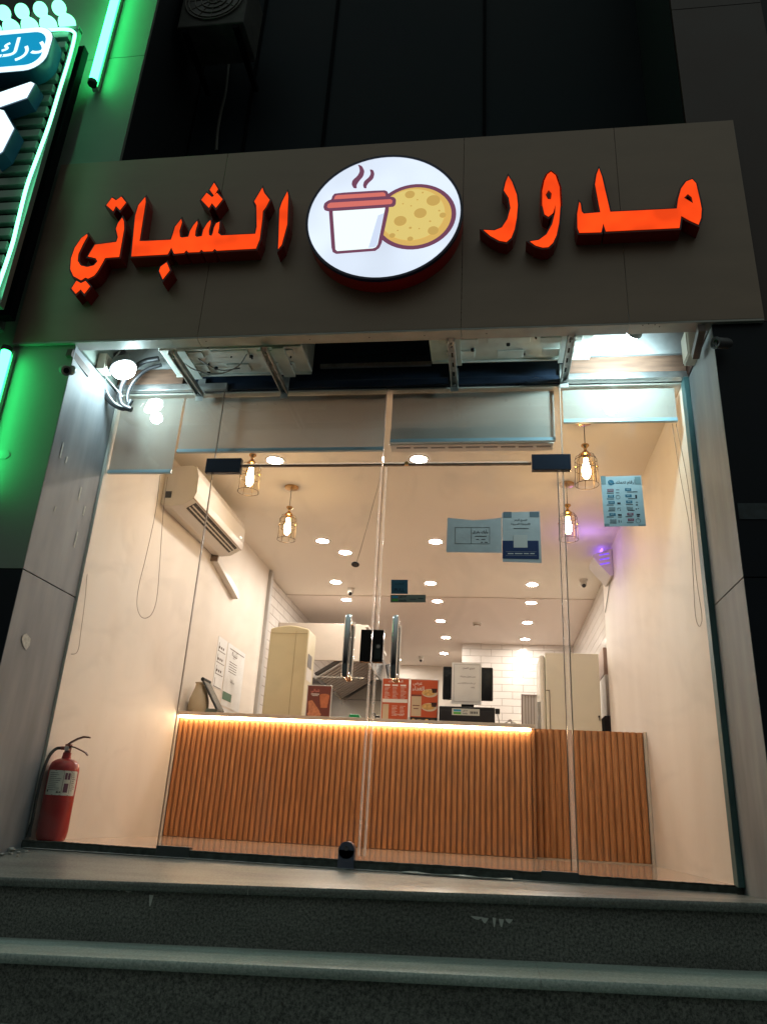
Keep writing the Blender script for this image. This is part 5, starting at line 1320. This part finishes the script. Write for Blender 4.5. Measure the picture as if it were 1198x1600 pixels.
# numbers poster
o, q = paper('number_poster', [(938, 745), (1001, 743), (1009, 822), (944, 823)], papera, 'pale blue poster with a phone icon and rows of numbers on the right pane')
B = lambda X_, Y_: gp(930+X_/11.98, 720+Y_/11.98)
def f6(g):
    text(g, 'أرقام تهمك', Vector((B(560, 410)[0], yq, B(560, 405)[1])), XR, ZU, w=.105)
    for X_, Y_, w_, h_ in [(705, 575, 80, 14), (740, 640, 40, 70), (755, 770, 40, 12), (755, 815, 35, 22), (750, 890, 20, 30), (790, 890, 22, 12), (765, 995, 70, 25), (775, 1030, 50, 20), (385, 540, 60, 10), (385, 595, 60, 10), (405, 780, 65, 36), (410, 885, 12, 45), (420, 880, 50, 10), (455, 915, 20, 18), (420, 1000, 70, 30), (418, 1050, 80, 10), (430, 1110, 18, 50), (470, 1120, 14, 40)]:
        a_ = B(X_, Y_); b_ = B(X_+w_, Y_+h_); g.box(a_[0], b_[0], yq-.0004, yq, b_[1], a_[1])
    for X_, Y_ in [(210, 605), (210, 715), (210, 828), (235, 938), (210, 1052), (265, 1165), (590, 585), (610, 710), (570, 820), (600, 930), (560, 1046), (585, 1160)]:
        a_ = B(X_, Y_-6); b_ = B(X_+130, Y_+6); g.box(a_[0], b_[0], yq-.0004, yq, b_[1], a_[1])
    for X_, Y_, r in [(420, 680, 36), (800, 1125, 42)]:
        c = B(X_, Y_); rr = r/11.98*.0036
        g.tube([(c[0]+rr*math.cos(2*PI*k/16), yq, c[1]+rr*math.sin(2*PI*k/16)) for k in range(16)], .0010, 4, closed=True)
onp(o, f6, ink, 'lettering')
def f7(g):
    for X_, Y_ in [(228, 640), (238, 755), (255, 980), (548, 515), (555, 632), (568, 745)]:
        a_ = B(X_, Y_); b_ = B(X_+122, Y_+50); g.box(a_[0], b_[0], yq-.0004, yq, b_[1], a_[1])
    c = B(288, 408); g.prism([(c[0]+.0165*math.cos(2*PI*k/24), c[1]+.0165*math.sin(2*PI*k/24)) for k in range(24)], yq-.0004, yq)
    g.prism([B(325, 425), B(362, 418), B(330, 450)], yq-.0004, yq)
PB = onp(o, f7, mat('ink_teal', (.015, .16, .26), .5), 'number_box')
def f8(g):
    for X_, Y_ in [(218, 530), (590, 975), (602, 1082)]:
        a_ = B(X_, Y_); b_ = B(X_+122, Y_+50); g.box(a_[0], b_[0], yq-.0004, yq, b_[1], a_[1])
onp(o, f8, mat('ink_maroon', (.25, .07, .12), .5), 'red_number_box')
def f9(g):
    for X_, Y_ in [(250, 868), (272, 1095), (580, 862)]:
        a_ = B(X_, Y_); b_ = B(X_+122, Y_+50); g.box(a_[0], b_[0], yq-.0004, yq, b_[1], a_[1])
onp(o, f9, mat('ink_pale', (.20, .26, .28), .5), 'grey_number_box')
def f10(g):
    for X_, Y_, s in [(228, 640, '998'), (238, 755, '1909'), (255, 980, '939'), (548, 515, '999'), (555, 632, '997'), (568, 745, '993'), (218, 530, '19999'), (590, 975, '940'), (602, 1082, '911')]:
        c = B(X_+61, Y_+25); text(g, s, Vector((c[0], yq-.0006, c[1])), XR, ZU, h=.009, raw=True)
    c = B(285, 405)
    g.tube([(c[0]-.006, yq-.0008, c[1]+.007), (c[0]-.0065, yq-.0008, c[1]+.001), (c[0]-.001, yq-.0008, c[1]-.006), (c[0]+.007, yq-.0008, c[1]-.0065)], [.002, .0012, .0012, .002], 5)
onp(o, f10, papera, 'number_lettering')
def f11(g):
    for a_, b_ in [((97, 290), (195, 440)), ((730, 300), (850, 440)), ((165, 1180), (260, 1230)), ((800, 1195), (935, 1225))]:
        a_ = B(*a_); b_ = B(*b_); g.box(a_[0], b_[0], yq-.0007, yq-.0005, b_[1], a_[1])
onp(o, f11, mat('tape_dull', (.25, .36, .38), .15), 'tape')
# pull sticker and payment sticker
o, q = paper('door_sticker', [(611, 906), (637, 906), (637, 928), (611, 928)], mat('sticker_blue', (.035, .13, .19), .4), 'small square dark blue pull sticker beside the right handle')
def f12(g):
    text(g, 'اسحب', Vector((gp(624, 912)[0], yq, gp(624, 912)[1])), XR, ZU, w=.05)
    text(g, 'PULL', Vector((gp(624, 922)[0], yq, gp(624, 922)[1])), XR, ZU, w=.055, raw=True)
onp(o, f12, mat('ink_dim', (.008, .03, .05), .5), 'lettering')
o, q = paper('payment_sticker', [(610, 929.5), (665, 929.5), (665, 941.5), (610, 941.5)], mat('sticker_olive', (.22, .24, .20), .4), 'narrow payment sticker with blue and green bars under the pull sticker')
def f13(g):
    text(g, 'مدى', Vector((gp(629, 933)[0], yq, gp(629, 932.7)[1])), XR, ZU, w=.036)
    text(g, 'mada', Vector((gp(629, 938)[0], yq, gp(629, 938.2)[1])), XR, ZU, w=.040, raw=True)
    for (x0_, x1_, y_) in [(640, 650, 936), (653, 661, 935)]:
        a_ = gp(x0_, y_); b_ = gp(x1_, y_+1); g.box(a_[0], b_[0], yq-.0004, yq, b_[1], a_[1])
onp(o, f13, ink, 'lettering')
def f14(g):
    a_ = gp(612.5, 931.5); b_ = gp(621.5, 934.5); g.box(a_[0], b_[0], yq-.0004, yq, b_[1], a_[1])
onp(o, f14, inkc, 'blue_bar')
def f15(g):
    a_ = gp(612.5, 936); b_ = gp(621.5, 939.5); g.box(a_[0], b_[0], yq-.0004, yq, b_[1], a_[1])
onp(o, f15, inkg, 'green_bar')
